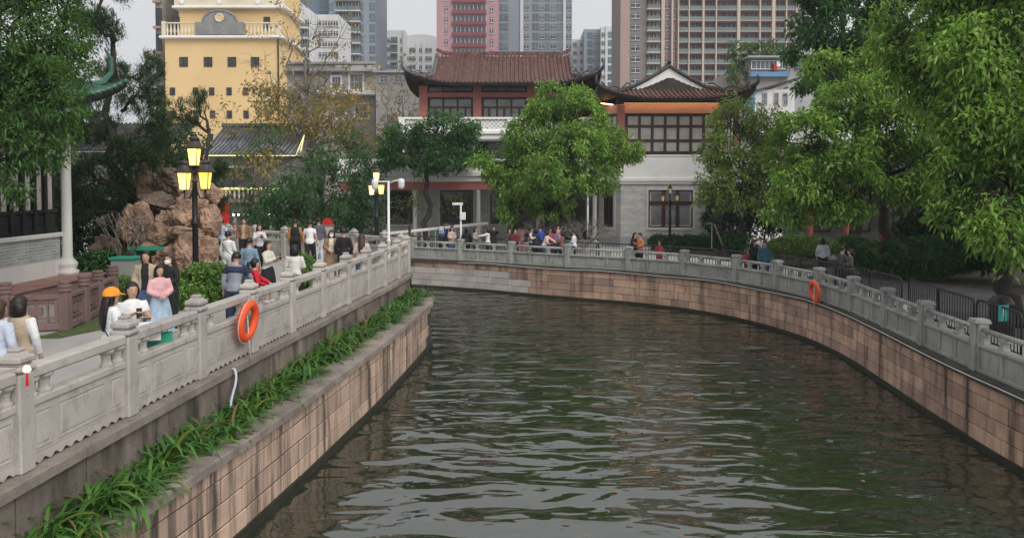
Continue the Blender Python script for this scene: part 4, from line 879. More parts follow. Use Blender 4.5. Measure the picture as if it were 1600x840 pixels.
def tree(name, label, base, fork, lobes, dens=9, per=9, L=.3, W=.11, pal=((.06, .12, .02),), tr=.16, seed=1, barkm='bark', leafm='leaf', spread=1., droop=.35, gap=.12, gs=1.1, lean=(0, 0), stems=1, tw=8, cat='tree', shell=.45, group=None, jitter=.12, colvar=.25):
    rg = np.random.default_rng(seed); base = np.array(base, float)
    root = thing(name, label, cat, tuple(base), group=group); b = MB()
    fk = np.array(fork, float)
    for s in range(stems):
        o = rg.normal(0, .12, 3) * (s > 0); o[2] = 0; limb(b, base + o * .5 - np.array([0, 0, .1]), fk + o * 3, tr * 1.15, tr * .7, rg, 7, .25, 9)
    for k in range(5):   # root flare
        a = rg.uniform(0, 6.28); b.tube([tuple(base + np.array([0, 0, .25])), tuple(base + np.array([math.cos(a) * tr * 1.6, math.sin(a) * tr * 1.6, -.05]))], [tr * .7, tr * .3], 5)
    CT, AX = [], []
    for lb in lobes:
        n = int(dens * (lb[3] * lb[4] + lb[3] * lb[5] + lb[4] * lb[5])); p, a = lobe_pts(lb, n, rg, gap, gs, shell)
        if len(p) == 0: continue
        CT.append(p); AX.append(a); c = np.array(lb[:3]) - np.array([0, 0, lb[5] * .25])
        P = limb(b, fk, c, tr * .55, tr * .22, rg, 6, .5, 6, .4)
        for j in rg.choice(len(p), min(tw, len(p)), replace=False):
            st = np.array(P[rg.integers(3, 7)]); limb(b, st, p[j], tr * .16 + .006, .012, rg, 4, .5, 4)
    b.build('trunk', barkm, root, True)
    CT = np.vstack(CT); AX = np.vstack(AX)
    AX = unit(AX + rg.normal(0, .3, AX.shape) + np.array([0, 0, .15]))
    # new growth in patches: some clumps paler
    tint = np.array([1 + .35 * noise.noise(Vector(q * .9 + 7.3)) for q in CT])
    me = leaves_mesh('crown', CT, AX, per, L, W, pal, leafm, spread, droop, seed, jitter, base, colvar, tint); link('crown', me, root); return root
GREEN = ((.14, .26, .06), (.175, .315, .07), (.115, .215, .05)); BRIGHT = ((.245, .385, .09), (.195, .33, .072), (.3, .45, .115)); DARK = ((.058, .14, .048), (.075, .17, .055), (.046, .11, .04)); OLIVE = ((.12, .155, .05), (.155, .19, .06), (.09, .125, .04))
def L_(px, py, Y, rx, rz, ry=None):
    """lobe centred where the photo shows it: radii in pixels"""
    q = at(px, py, Y); s = Y / F; return (q.x, q.y, q.z, rx * s, (ry if ry else max(rx, rz) * s * .85), rz * s)
# left big tree (narrow dense leaves)
tree('broadleaf_tree', 'large dense dark green tree overhanging the pavilion at far left', (-12.4, 14.3, 0), (-11.6, 14.6, 3.4), [L_(20, 60, 15.5, 95, 85), L_(88, 40, 16, 42, 75), L_(52, 150, 15, 76, 70), L_(105, 100, 16, 36, 50), L_(0, 230, 14.5, 55, 55), L_(60, 230, 15, 55, 38), L_(112, 185, 15.5, 26, 26), L_(-60, 120, 15, 90, 130), L_(50, -50, 16, 100, 70), L_(25, 300, 14, 22, 20)], 95, 13, .13, .042, ((.075, .165, .05), (.095, .19, .055), (.06, .13, .04), (.11, .2, .06)), .22, 3, droop=.3, tw=6, gap=.1, gs=1.6, jitter=.07)
# pines behind the rockery
def pine(label, base, h, blobs, seed, dens=85):
    rg = np.random.default_rng(seed); root = thing('pine_tree', label, 'tree', base); b = MB(); base = np.array(base, float)
    top = base + np.array([rg.normal(0, .3), rg.normal(0, .3), h]); limb(b, base, top, .19, .04, rg, 9, .3, 8); CT, AX = [], []
    for lb in blobs:
        p, a = lobe_pts(lb, int(dens * (lb[3] * lb[4] + lb[3] * lb[5] + lb[4] * lb[5])), rg, .2, 1.5, .2); c = np.array(lb[:3]); t_ = min(.97, max(.15, (c[2] - base[2] - .5) / h)); st = base * (1 - t_) + top * t_
        P = limb(b, st, c, .07, .03, rg, 5, .5, 5)
        for j in rg.choice(len(p), min(12, len(p)), replace=False): limb(b, P[rg.integers(2, 6)], p[j], .02, .008, rg, 3, .4, 4)
        d = unit(p - st + np.array([0, 0, .8])); CT.append(p); AX.append(d)
    b.build('trunk', 'bark', root, True); CT = np.vstack(CT); AX = np.vstack(AX)
    link('crown', leaves_mesh('crown', CT, AX * 1.6, 26, .27, .02, ((.028, .062, .025), (.04, .08, .03), (.05, .085, .03)), 'needle', .8, -.25, seed, .05, base), root)
pine('dark pine standing beside the green pavilion roof', (-13.2, 26.5, 0), 10.2, [L_(150, 40, 26, 40, 45), L_(170, 120, 26.5, 35, 30), L_(130, 200, 26, 60, 45), L_(215, 150, 26, 40, 35), L_(150, 280, 25.5, 60, 45), L_(215, 240, 25.5, 50, 35), L_(235, 110, 27, 22, 28), L_(110, 320, 25, 40, 40), L_(180, -30, 26, 40, 40), L_(240, 200, 26, 28, 40)], 5)
pine('smaller pine behind the rocks with branches in front of the yellow wall', (-11.9, 29, 0), 5.2, [L_(290, 180, 29, 35, 25), L_(250, 260, 28.5, 45, 30), L_(345, 275, 28, 22, 28), L_(340, 320, 28, 18, 25), L_(200, 310, 28, 35, 30), L_(310, 155, 29.5, 18, 14)], 6, 60)
# dark evergreen mass beyond the plaza
for i, (px, Y, h, lab) in enumerate(((445, 43.5, 2.5, 'round dark green shrub left of the red notice board'), (505, 47, 4.2, 'tall dark evergreen shrub behind the red notice board'), (560, 44.5, 3.6, 'dark evergreen shrub beside the hall corner'), (395, 48, 3.0, 'sparse small-leaved tree before the lit balustrade'))):
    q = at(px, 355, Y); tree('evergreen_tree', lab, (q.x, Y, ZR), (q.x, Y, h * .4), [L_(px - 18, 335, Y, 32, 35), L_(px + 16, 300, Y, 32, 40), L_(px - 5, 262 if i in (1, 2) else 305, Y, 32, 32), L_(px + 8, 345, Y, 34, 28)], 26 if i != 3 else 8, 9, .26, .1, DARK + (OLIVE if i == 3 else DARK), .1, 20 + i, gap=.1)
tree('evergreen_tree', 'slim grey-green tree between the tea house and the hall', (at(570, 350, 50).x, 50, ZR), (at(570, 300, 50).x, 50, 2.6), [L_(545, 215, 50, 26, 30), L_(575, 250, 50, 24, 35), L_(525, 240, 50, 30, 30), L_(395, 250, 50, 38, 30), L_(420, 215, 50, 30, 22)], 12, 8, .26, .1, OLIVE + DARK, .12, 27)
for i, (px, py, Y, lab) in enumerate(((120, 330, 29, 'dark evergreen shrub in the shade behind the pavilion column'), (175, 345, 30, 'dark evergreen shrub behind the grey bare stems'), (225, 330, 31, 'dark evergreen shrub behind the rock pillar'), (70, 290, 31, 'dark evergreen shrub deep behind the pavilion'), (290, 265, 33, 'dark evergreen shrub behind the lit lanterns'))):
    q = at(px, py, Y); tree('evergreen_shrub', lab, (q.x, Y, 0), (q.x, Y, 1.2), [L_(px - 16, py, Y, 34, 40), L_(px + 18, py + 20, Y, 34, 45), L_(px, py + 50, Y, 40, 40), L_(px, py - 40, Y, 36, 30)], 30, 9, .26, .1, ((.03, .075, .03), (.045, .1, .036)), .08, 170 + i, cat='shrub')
# yellowing bare tree
def sparse(label, base, trunk_top, tips, seed, per, pal, tr=.17, n3=7):
    rg = np.random.default_rng(seed); root = thing('yellow_leaved_tree', label, 'tree', base); b = MB(); base = np.array(base, float); tt = np.array(trunk_top, float)
    TP = limb(b, base, tt, tr, tr * .35, rg, 9, .15, 8); CT, AX = [], []
    for tp, frac in tips:
        tp = np.array(tp); st = base * (1 - frac) + tt * frac; P = limb(b, st, tp, tr * .38, .02, rg, 7, .6, 6, .25)
        for j in range(n3):
            s = np.array(P[rg.integers(2, 8)]); e = s + rg.normal(0, 1, 3) * np.array([.9, .9, .6]) + (tp - st) * .15 + np.array([0, 0, .3]); Q = limb(b, s, e, .025, .009, rg, 4, .5, 4)
            for k2 in range(3):
                e2 = np.array(Q[rg.integers(2, 5)]) + rg.normal(0, .45, 3); limb(b, Q[2], e2, .012, .006, rg, 2, .3, 4); CT.append(e2); AX.append(unit(e2 - s))
            CT.append(e); AX.append(unit(e - s))
    b.build('trunk', 'bark_grey', root, True); CT = np.array(CT); AX = np.array(AX)
    keep = (CT[:, 2] < base[2] + .78 * (tt[2] - base[2])) | (rg.random(len(CT)) < .12); CT, AX = CT[keep], AX[keep]
    CT = np.vstack([CT, CT + rg.normal(0, .25, CT.shape)]); AX = np.vstack([AX, AX])
    link('crown', leaves_mesh('crown', CT, AX, per, .27, .15, pal, 'leaf', 1.1, .2, seed, .22, base), root)
YEL = ((.36, .24, .08), (.3, .22, .08), (.4, .25, .07), (.22, .2, .08), (.18, .19, .07))
def A_(px, py, Y): q = at(px, py, Y); return (q.x, q.y, q.z)
sparse('large half-bare tree with yellowing leaves in front of the old concrete house', A_(478, 372, 55), A_(480, 70, 55), [(A_(390, 130, 54), .55), (A_(360, 210, 54), .4), (A_(420, 110, 56), .6), (A_(450, 110, 56), .65), (A_(520, 110, 55), .65), (A_(560, 130, 56), .55), (A_(585, 200, 55), .42), (A_(540, 160, 54), .5), (A_(430, 160, 53), .5), (A_(500, 140, 57), .6), (A_(575, 240, 54), .35), (A_(400, 270, 53), .3), (A_(465, 190, 53), .45), (A_(530, 200, 53), .4), (A_(400, 165, 56), .5), (A_(550, 180, 57), .45), (A_(500, 30, 55), .85), (A_(460, 35, 55), .85), (A_(530, 60, 55), .75), (A_(440, 50, 55), .75)], 31, 7, YEL, .22, 8)
sparse('smaller orange-brown tree left of the hall roof', A_(627, 372, 60), A_(627, 150, 60), [(A_(600, 140, 60), .6), (A_(640, 130, 60), .7), (A_(650, 160, 61), .6), (A_(605, 170, 59), .5), (A_(625, 125, 60), .8), (A_(590, 200, 60), .4), (A_(645, 190, 59), .5)], 33, 6, YEL, .13, 8)
sparse('little yellow tree in front of the lit balustrade', A_(402, 345, 46), A_(404, 285, 46), [(A_(390, 268, 46), .7), (A_(412, 262, 46), .8), (A_(400, 245, 46), .9), (A_(420, 280, 45.5), .6)], 35, 8, YEL[:3], .07, 5)
# trees before the hall
tree('broadleaf_tree', 'dark green tree with slender trunk in front of the hall balconies', A_(668, 384, 45), A_(664, 268, 45), [L_(622, 225, 45, 34, 32), L_(690, 205, 45, 42, 30), L_(660, 240, 45, 48, 30), L_(715, 235, 45, 40, 28), L_(605, 250, 45, 20, 18), L_(735, 205, 45, 20, 16), L_(700, 255, 44, 28, 18)], 48, 11, .24, .1, DARK + ((.06, .14, .045),), .17, 41, tw=5, gap=.14, gs=.9)
tree('broadleaf_tree', 'bright green spreading tree in the middle of the far promenade', A_(880, 396, 42), A_(878, 318, 42), [L_(860, 165, 42, 42, 35), L_(905, 180, 42, 40, 32), L_(830, 215, 42, 48, 38), L_(900, 230, 41, 55, 40), L_(950, 230, 42, 45, 32), L_(790, 258, 42, 42, 28), L_(760, 258, 42, 26, 16), L_(860, 275, 40.5, 60, 36), L_(930, 275, 41.5, 42, 28), L_(810, 295, 42, 40, 28), L_(985, 235, 42, 20, 18), L_(855, 322, 42, 40, 20), L_(800, 330, 41.5, 22, 16), L_(900, 150, 42.5, 26, 16)], 60, 11, .23, .09, GREEN + BRIGHT, .2, 42, tw=12, gap=.2, gs=.8, colvar=.4)
tree('young_tree', 'sparse young tree before the left hall window', A_(638, 378, 43), A_(640, 350, 43), [L_(635, 320, 43, 26, 18), L_(650, 305, 43, 16, 14), L_(622, 335, 43, 14, 12)], 14, 6, .2, .06, OLIVE, .05, 43, stems=2, gap=.2)
tree('young_tree', 'sparse young tree before the second hall window', A_(709, 378, 43), A_(708, 352, 43), [L_(705, 325, 43, 20, 20), L_(715, 308, 43, 14, 10)], 16, 6, .2, .06, OLIVE, .05, 44, stems=2, gap=.2)
# right-hand trees
tree('broadleaf_tree', 'light olive-green tree with thin foliage beside the brick pavilion', A_(1160, 385, 41), A_(1165, 320, 41), [L_(1150, 185, 40, 40, 34), L_(1195, 200, 41, 40, 34), L_(1130, 235, 40, 40, 30), L_(1175, 255, 40, 45, 34), L_(1120, 285, 39.5, 32, 26), L_(1160, 305, 40, 38, 26), L_(1215, 250, 40, 38, 35), L_(1200, 310, 40, 40, 24), L_(1110, 320, 39.5, 22, 15)], 46, 9, .22, .1, ((.21, .28, .085), (.26, .34, .1), (.17, .235, .07)), .14, 51, tw=16, gap=.22, gs=.9, colvar=.4)
tree('broadleaf_tree', 'big dark-trunked tree with fresh green crown over the right promenade', A_(1376, 428, 31), A_(1385, 300, 31), [L_(1270, 215, 29, 60, 42), L_(1330, 160, 29, 60, 45), L_(1260, 290, 28.5, 50, 36), L_(1340, 250, 28, 60, 42), L_(1400, 200, 28, 60, 45), L_(1410, 280, 28, 55, 36), L_(1310, 320, 28.5, 50, 26), L_(1385, 110, 30, 65, 48), L_(1230, 330, 29, 34, 22), L_(1300, 110, 30.5, 40, 30), L_(1225, 240, 29.5, 30, 30), L_(1470, 250, 28, 50, 40)], 70, 11, .22, .085, BRIGHT + GREEN + ((.31, .47, .13),), .24, 52, tw=14, gap=.2, gs=.75, droop=.4, colvar=.4)
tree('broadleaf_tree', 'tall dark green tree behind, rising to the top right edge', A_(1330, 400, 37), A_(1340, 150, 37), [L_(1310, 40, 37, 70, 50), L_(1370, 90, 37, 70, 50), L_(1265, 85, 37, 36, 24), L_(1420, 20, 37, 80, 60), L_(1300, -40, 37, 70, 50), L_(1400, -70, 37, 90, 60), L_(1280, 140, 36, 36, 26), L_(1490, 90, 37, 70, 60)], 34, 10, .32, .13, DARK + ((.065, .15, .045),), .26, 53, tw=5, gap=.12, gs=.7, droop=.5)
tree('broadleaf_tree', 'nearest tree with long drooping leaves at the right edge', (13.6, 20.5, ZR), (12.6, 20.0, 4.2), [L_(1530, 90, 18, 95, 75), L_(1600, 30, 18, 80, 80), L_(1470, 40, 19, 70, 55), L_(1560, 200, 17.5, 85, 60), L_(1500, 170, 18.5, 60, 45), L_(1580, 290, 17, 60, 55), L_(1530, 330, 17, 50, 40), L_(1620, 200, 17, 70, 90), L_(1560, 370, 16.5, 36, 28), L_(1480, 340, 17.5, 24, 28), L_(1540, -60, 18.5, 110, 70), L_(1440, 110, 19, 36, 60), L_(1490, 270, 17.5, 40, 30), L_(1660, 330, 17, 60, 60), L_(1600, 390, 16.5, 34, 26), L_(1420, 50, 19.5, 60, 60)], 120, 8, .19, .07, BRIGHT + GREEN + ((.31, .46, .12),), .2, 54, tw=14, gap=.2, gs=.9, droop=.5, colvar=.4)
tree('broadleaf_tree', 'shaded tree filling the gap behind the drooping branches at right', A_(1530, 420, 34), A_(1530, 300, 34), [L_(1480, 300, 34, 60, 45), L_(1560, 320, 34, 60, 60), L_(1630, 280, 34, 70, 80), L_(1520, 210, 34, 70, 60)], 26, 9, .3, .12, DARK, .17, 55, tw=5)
for i, (x, y, r_) in enumerate(((17.5, 17, 3.6), (19.5, 25, 3.8), (17.0, 10, 3.4))): tree('broadleaf_tree', ('unseen tall tree added for shade just outside the right edge beside the footpath', 'tree added for shade behind the drooping one at the right edge', 'unseen tree added for shade at the near end of the right footpath')[i], (x, y, ZR), (x, y, 3.6), [(x, y, 6.0, r_, r_, 2.4), (x - 1.5, y + 1, 7.6, r_ * .8, r_ * .8, 2.0), (x + 1.5, y - 1, 8.4, r_ * .8, r_ * .8, 2.0)], 12, 8, .36, .17, GREEN, .22, 150 + i, tw=5, gap=.05)  # crowns added past the right edge to block light from the ground there
for i, (px, Y, lab) in enumerate(((1440, 36, 'dark shrub added to deepen the shade left of the litter bin'), (1500, 33, 'dark shrub added to deepen the middle of the right-hand shade'), (1570, 30, 'dark shrub added as shade backdrop behind the litter bin'), (1630, 28, 'dark shrub added as shade backdrop beyond the right edge'))):
    tree('evergreen_shrub', lab, A_(px, 430 if px < 1540 else 450, Y), A_(px, 400, Y), [L_(px - 15, 385, Y, 36, 40), L_(px + 20, 360, Y, 36, 45), L_(px, 330, Y, 40, 40)], 30, 9, .3, .12, ((.03, .075, .03), (.04, .09, .034)), .08, 160 + i, cat='shrub')  # backdrop shrubs added; near-black leaf colours stand in for the shade under the trees
# bare grey frangipani-like shrubs beneath the central tree
def bare(label, base, r, seed, h=1.6, m='bark_pale', nm='bare_shrub', n0=9):
    rg = np.random.default_rng(seed); b = MB(); base = np.array(base, float)
    def grow(p, d, l, rad, k):
        e = p + d * l; limb(b, p, e, rad, rad * .75, rg, 3, .4, 5)
        if k > 0:
            for _ in range(2 + (rg.random() < .3)):
                nd = d + rg.normal(0, .5 if n0 > 5 else .22, 3); nd[2] = abs(nd[2]) * .7 + (.12 if n0 > 5 else .4); grow(e, nd / np.linalg.norm(nd), l * .78, rad * .72, k - 1)
    for _ in range(n0):
        a = rg.uniform(0, 6.28); d = np.array([math.cos(a) * r, math.sin(a) * r * .5, h * .5]); grow(base, d / np.linalg.norm(d), .5 * h * .6, .045 if n0 > 5 else .024, 4 if n0 > 5 else 3)
    o = b.build(nm, m, None, True); tag(o, label, 'shrub'); return o
bare('pale leafless branching shrub under the left of the bright central tree', A_(853, 388, 42.5), 1.2, 61, 2.2)
bare('pale leafless branching shrub right of the bright central tree trunk', A_(912, 388, 43), 1.4, 62, 2.2)
bare('grey bare multi-stemmed shrub beside the green electrical cabinet', (-12.1, 24.0, 0), .3, 63, 2.6, 'bark_grey', n0=5)
tree('frangipani_tree', 'low grey-stemmed frangipani in the bed at the right', A_(1247, 392, 37), A_(1250, 372, 37), [L_(1225, 345, 37, 30, 18), L_(1270, 340, 37, 32, 20), L_(1250, 325, 37, 24, 14)], 7, 6, .3, .1, OLIVE + GREEN, .1, 64, 'bark_grey', stems=4, tw=14, gap=.25)
for i, (px, lab) in enumerate(((1140, 'dark evergreen shrub tucked against the right end of the brick pavilion'), (1195, 'dark evergreen shrub in the gap between pavilion and gallery'), (1245, 'dark evergreen shrub beside the gallery steps'))):
    tree('evergreen_shrub', lab, A_(px, 384, 46.5), A_(px, 365, 46.5), [L_(px - 14, 350, 46.5, 30, 34), L_(px + 14, 330, 46.5, 30, 36), L_(px, 300, 46.5, 34, 34)], 16, 9, .32, .13, ((.03, .075, .03), (.045, .1, .036)), .08, 180 + i, cat='shrub')
# hedges and clipped bushes
def bush(label, base, rx, ry, rz, seed, pal=DARK, n=420, L=.09, W=.05, nm='clipped_bush', group=None):
    rg = np.random.default_rng(seed); p, a = lobe_pts((base[0], base[1], base[2] + rz * .85, rx, ry, rz), n, rg, 0, 2., .75); root = thing(nm, label, 'bush', base, group=group)
    b = MB()
    for _ in range(4): limb(b, base, p[rg.integers(0, len(p))], .03, .012, rg, 3, .3, 5)
    b.build('stem', 'bark', root); link('foliage', leaves_mesh('foliage', p, a, 12, L, W, pal, 'leaf_dark', 1., .1, seed, .06, base), root)
def gbase(px, py, z): q = gp(px, py, z); return (q.x, q.y, z)
bush('round clipped bush behind the metal barriers right of the street sign', A_(1149, 392, 41), .62, .62, .62, 71, n=700)
bush('clipped green bush at the foot of the frangipani', A_(1250, 400, 35.5), 1.7, .7, .5, 72, OLIVE + GREEN, 1100)
bush('dark clipped bush behind the pair leaning at the right railing', A_(1360, 425, 32), .7, .6, .7, 73, n=600)
bush('dark bush against the red gallery steps', A_(1330, 405, 36), .8, .6, .6, 74, n=500)
bush('broad dark shrub under the drooping branches', A_(1450, 425, 30.5), 2.2, .8, .75, 75, n=1200, L=.16)
for i in range(5): bush('section of low clipped hedge along the brick pavilion, ' + ('left end', 'second from the left', 'in the middle', 'second from the right', 'right end')[i], A_(1030 + i * 24, 388, 44.5), .62, .45, .42, 80 + i, n=420, nm='hedge', group='hedge along the brick pavilion')
bush('leafy green bush at the foot of the lit left lamp', (-8.0, 20.2, 0), .75, .6, .5, 90, GREEN, 700, .12, .06, 'garden_bush'); bush('low leafy bush beneath the big rocks', (-8.5, 18.9, 0), .6, .5, .32, 91, GREEN, 500, .12, .06, 'garden_bush')
bush('small bush beside the woman in the cream cardigan', (-5.9, 21.5, 0), .35, .35, .55, 92, GREEN, 350, .12, .06, 'garden_bush'); bush('white-flowered bush growing among the rocks', (-10.7, 25.6, .6), .7, .5, .7, 93, OLIVE + ((.4, .38, .34),), 500, .1, .06, 'garden_bush'); bush('fern-like plants beside the purple railing end', (-10.2, 20.0, 0), .5, .4, .3, 94, GREEN, 300, .2, .06, 'garden_bush'); bush('dark ground shrubs at the foot of the pavilion column', (-12.9, 24.3, 0), 1.2, .6, .5, 95, DARK, 600, .14, .07, 'garden_bush')
tree('roof_garden_tree', 'grey-green tree overgrowing the roof beside the blue awning', A_(1160, 100, 76), A_(1165, 85, 76), [L_(1160, 85, 76, 24, 22), L_(1190, 78, 76, 28, 14), L_(1150, 115, 75, 16, 20)], 8, 8, .5, .18, OLIVE + DARK, .1, 96, gap=.1)
tree('roof_garden_tree', 'dark tree over the blue awning roof', A_(1215, 95, 79), A_(1215, 85, 79), [L_(1215, 80, 79, 22, 14)], 8, 8, .5, .18, DARK, .1, 97)
# ---- rockery
def rock(name, label, c, s, seed, m='rock', grp=None):
    bm = bmesh.new(); bmesh.ops.create_icosphere(bm, subdivisions=5, radius=1); o = Vector((seed * 3.1, seed * 1.7, seed * .9)); rg = random.Random(seed)
    pl = [(Vector((rg.gauss(0, 1), rg.gauss(0, 1), rg.gauss(0, .8))).normalized(), rg.uniform(.58, .88)) for _ in range(15)]
    for v in bm.verts:
        d = v.co.normalized(); r = 1.0
        for n_, q in pl:
            k = d.dot(n_)
            if k > 0: r = min(r, q / k)
        r *= 1 + .2 * noise.noise(d * 2.2 + o) - .16 * max(0, .35 - abs(noise.noise(d * 3.1 + o * 2))) + .1 * noise.noise(d * 6 + o) - .09 * max(0, .25 - abs(noise.noise(d * 8 + o))) + .045 * noise.noise(d * 16 + o) + .02 * noise.noise(d * 34 + o)
        v.co = Vector((d.x * s[0], d.y * s[1], d.z * s[2])) * r
    me = bpy.data.meshes.new(name); bm.to_mesh(me); bm.free(); me.materials.append(MATS[m])
    ob = link(name, me, None, c, rg.uniform(-.4, .4)); tag(ob, label, 'rock', grp); return ob
ROCKS = [((215, 352, 25), (32, 34), 'tall knobbly rock pillar at the left of the rockery'), ((222, 405, 24.5), (26, 26), 'rock under the tall knobbly pillar'), ((205, 425, 24), (22, 22), 'low pale rock beside the green cabinet'), ((262, 405, 24), (36, 24), 'big rock behind the woman in the beige jacket'), ((298, 330, 24.5), (34, 30), 'broad rock behind the lamp post, upper tier'), ((285, 365, 24), (32, 15), 'flat rock slab behind the lamp post, middle tier'), ((318, 392, 23.8), (26, 36), 'tall rock right of the lamp post'), ((332, 348, 24.4), (16, 26), 'narrow upright rock at the right end of the rockery'), ((290, 400, 23.4), (30, 30), 'rounded rock left of the lamp post base'), ((248, 318, 26), (34, 16), 'dark rock slab on top of the rockery'), ((322, 420, 23.2), (22, 14), 'small rock at the lamp foot'), ((335, 305, 25), (16, 18), 'topmost rock at the right of the rockery'), ((228, 285, 27), (16, 26), 'upright rock spike under the pine'), ((270, 285, 27), (34, 22), 'large dark rock behind the lit lanterns'), ((300, 300, 25.5), (24, 20), 'rock directly below the lit lanterns'), ((240, 430, 23.5), (24, 14), 'low rock at the front of the rockery'), ((250, 370, 25), (26, 22), 'rock in the middle of the rockery left of the lamp post'), ((268, 345, 25.3), (22, 18), 'wedge-shaped rock behind the flat slab')]
for i, ((px, py, Y), (rx, rz), lab) in enumerate(ROCKS):
    q = at(px, py, Y); s = Y / F * 1.12; rock('rock', lab, q, (rx * s, max(rx, rz) * s * .8, rz * s), i + 3, 'rock' if i not in (9, 13) else 'rock_dark', 'rockery stones')
rock('rock', 'dark upright boulder behind the purple railing', (-13.3, 25.2, .7), (.55, .5, .95), 31, 'rock_dark', 'rockery stones'); rock('rock', 'low dark boulder at the end of the red terrace', (-11.6, 22.9, .15), (.75, .6, .42), 32, 'rock_dark', 'rockery stones'); rock('rock', 'pale stone boulder by the gallery steps', A_(1218, 408, 36), (.35, .3, .3), 33, 'granite_pale')
# ================================================================ STREET FURNITURE
def lantern(b, c, s=1.0, g=1):
    """materials 0 metal, g glass"""
    x, y, z = c
    b.lathe([(.155 * s, .0), (.165 * s, .03 * s)], (x, y, z), 4, 0, True); b.lathe([(.135 * s, .03 * s), (.2 * s, .5 * s)], (x, y, z), 4, g, True)
    for k in range(4):
        t_ = math.pi / 4 + k * math.pi / 2
        b.tube([(x + .142 * s * math.cos(t_), y + .142 * s * math.sin(t_), z + .03 * s), (x + .207 * s * math.cos(t_), y + .207 * s * math.sin(t_), z + .5 * s)], .014 * s, 4, 0)
    b.lathe([(.29 * s, .5 * s), (.3 * s, .53 * s), (.27 * s, .55 * s), (.2 * s, .64 * s), (.16 * s, .72 * s), (.11 * s, .74 * s), (.11 * s, .77 * s), (.15 * s, .79 * s), (.13 * s, .84 * s), (.03 * s, .87 * s), (.025 * s, .93 * s)], (x, y, z), 16, 0)
def lamp(label, pos, hp, glass, off=.27, ls=.95, rz=0, drop=.65):
    root = thing('street_lamp', label, 'lamp', pos, rz)
    b = MB(); b.lathe([(.2, 0), (.2, .08), (.16, .12), (.14, .35), (.1, .42), (.085, .6), (.075, hp * .55), (.11, hp * .56), (.12, hp * .575), (.075, hp * .6), (.07, hp - .45), (.1, hp - .42), (.1, hp - .38), (.06, hp - .35), (.05, hp)], n=14); b.build('post', 'black_metal', root, True, True)
    for i, (dx, dy, dz) in enumerate(((0, 0, 0), (-off, -.06, -drop), (off, .1, -drop + .02))):
        b = MB(); lantern(b, (dx, dy, hp + dz), ls); b.build('lantern', ['lantern_roof', glass[i]], root, False, True)
        if dx: b = MB(); b.tube([(0, 0, hp - .45), (dx * .45, dy * .5, hp - .85), (dx, dy, hp - .85), (dx, dy, hp + dz)], .025, 6); b.build('arm', 'black_metal', root, True, True)
    return root
lamp('black lamp post with three glowing lanterns in front of the rocks', (-8.55, 20.7, 0), 3.55, ('lamp_bright', 'lamp_bright', 'lamp_amber'), .25, .93)
lamp('lit three-lantern lamp at the back corner of the left plaza', (at(588, 280, 30).x, 30, 0), 3.15, ('lamp_soft', 'lamp_soft', 'lamp_bright'), .17, .75, drop=.5)
lamp('unlit three-lantern lamp in front of the brick pavilion window', (at(1047, 300, 43.5).x, 43.5, ZR), 3.3, ('lamp_off_glow',) * 3, .42, .58, drop=.42)  # glass glows faintly although this lamp is off
# metal barriers
bl = 1.98; b = MB()
fr_ = [(-bl / 2, 0, .16), (-bl / 2, 0, .95), (-bl / 2 + .04, 0, 1.03), (-bl / 2 + .12, 0, 1.06), (bl / 2 - .12, 0, 1.06), (bl / 2 - .04, 0, 1.03), (bl / 2, 0, .95), (bl / 2, 0, .16), (-bl / 2, 0, .16)]
me_f = MB().tube(fr_, .026, 6).mesh('frame', 'barrier_metal', True); me_b = MB().tube([(0, 0, .16), (0, 0, 1.06)], .0135, 5).mesh('bar', 'barrier_metal', True)
me_ft = MB().tube([(0, -.25, .02), (0, -.1, .12), (0, .1, .12), (0, .25, .02)], .018, 5).mesh('foot', 'barrier_metal', True)
u = RR.inv(9.45, 12.2); k = 0
while u < RR.inv(-7.5, 41):
    u2 = u + 1.98; pa, pb = RR.off(u, 1.35), RR.off(u2, 1.35); a = math.atan2(pb[1] - pa[1], pb[0] - pa[0]) + random.uniform(-.03, .03); md = (pa + pb) / 2 + np.array([random.uniform(-.06, .06), random.uniform(-.06, .06)])
    # keep joints tight on the outside of the curve
    root = thing('crowd_barrier', 'black metal crowd barrier in the row behind the right railing', 'barrier', (md[0], md[1], ZR), a, 'crowd barriers along the right promenade')
    link('frame', me_f, root)
    for j in range(13): link('bar', me_b, root, (-bl / 2 + bl * (j + 1) / 14, 0, 0))
    for x in (-.75, .75): link('foot', me_ft, root, (x, 0, 0))
    u += 1.98 * 1.98 / max(1.5, math.dist(pa, pb)) + .1; k += 1
# second row on the left back edge and at the steps
for (px, Y, lab) in ((500, 42.6, 'dark metal barrier behind the plaza near the red notice board'), (555, 43.2, 'dark metal barrier at the hall corner beyond the plaza')):
    q = at(px, 300, Y); root = thing('crowd_barrier', lab, 'barrier', (q.x, Y, ZR), .1, 'barriers beyond the plaza'); link('frame', me_f, root)
    for j in range(13): link('bar', me_b, root, (-bl / 2 + bl * (j + 1) / 14, 0, 0))
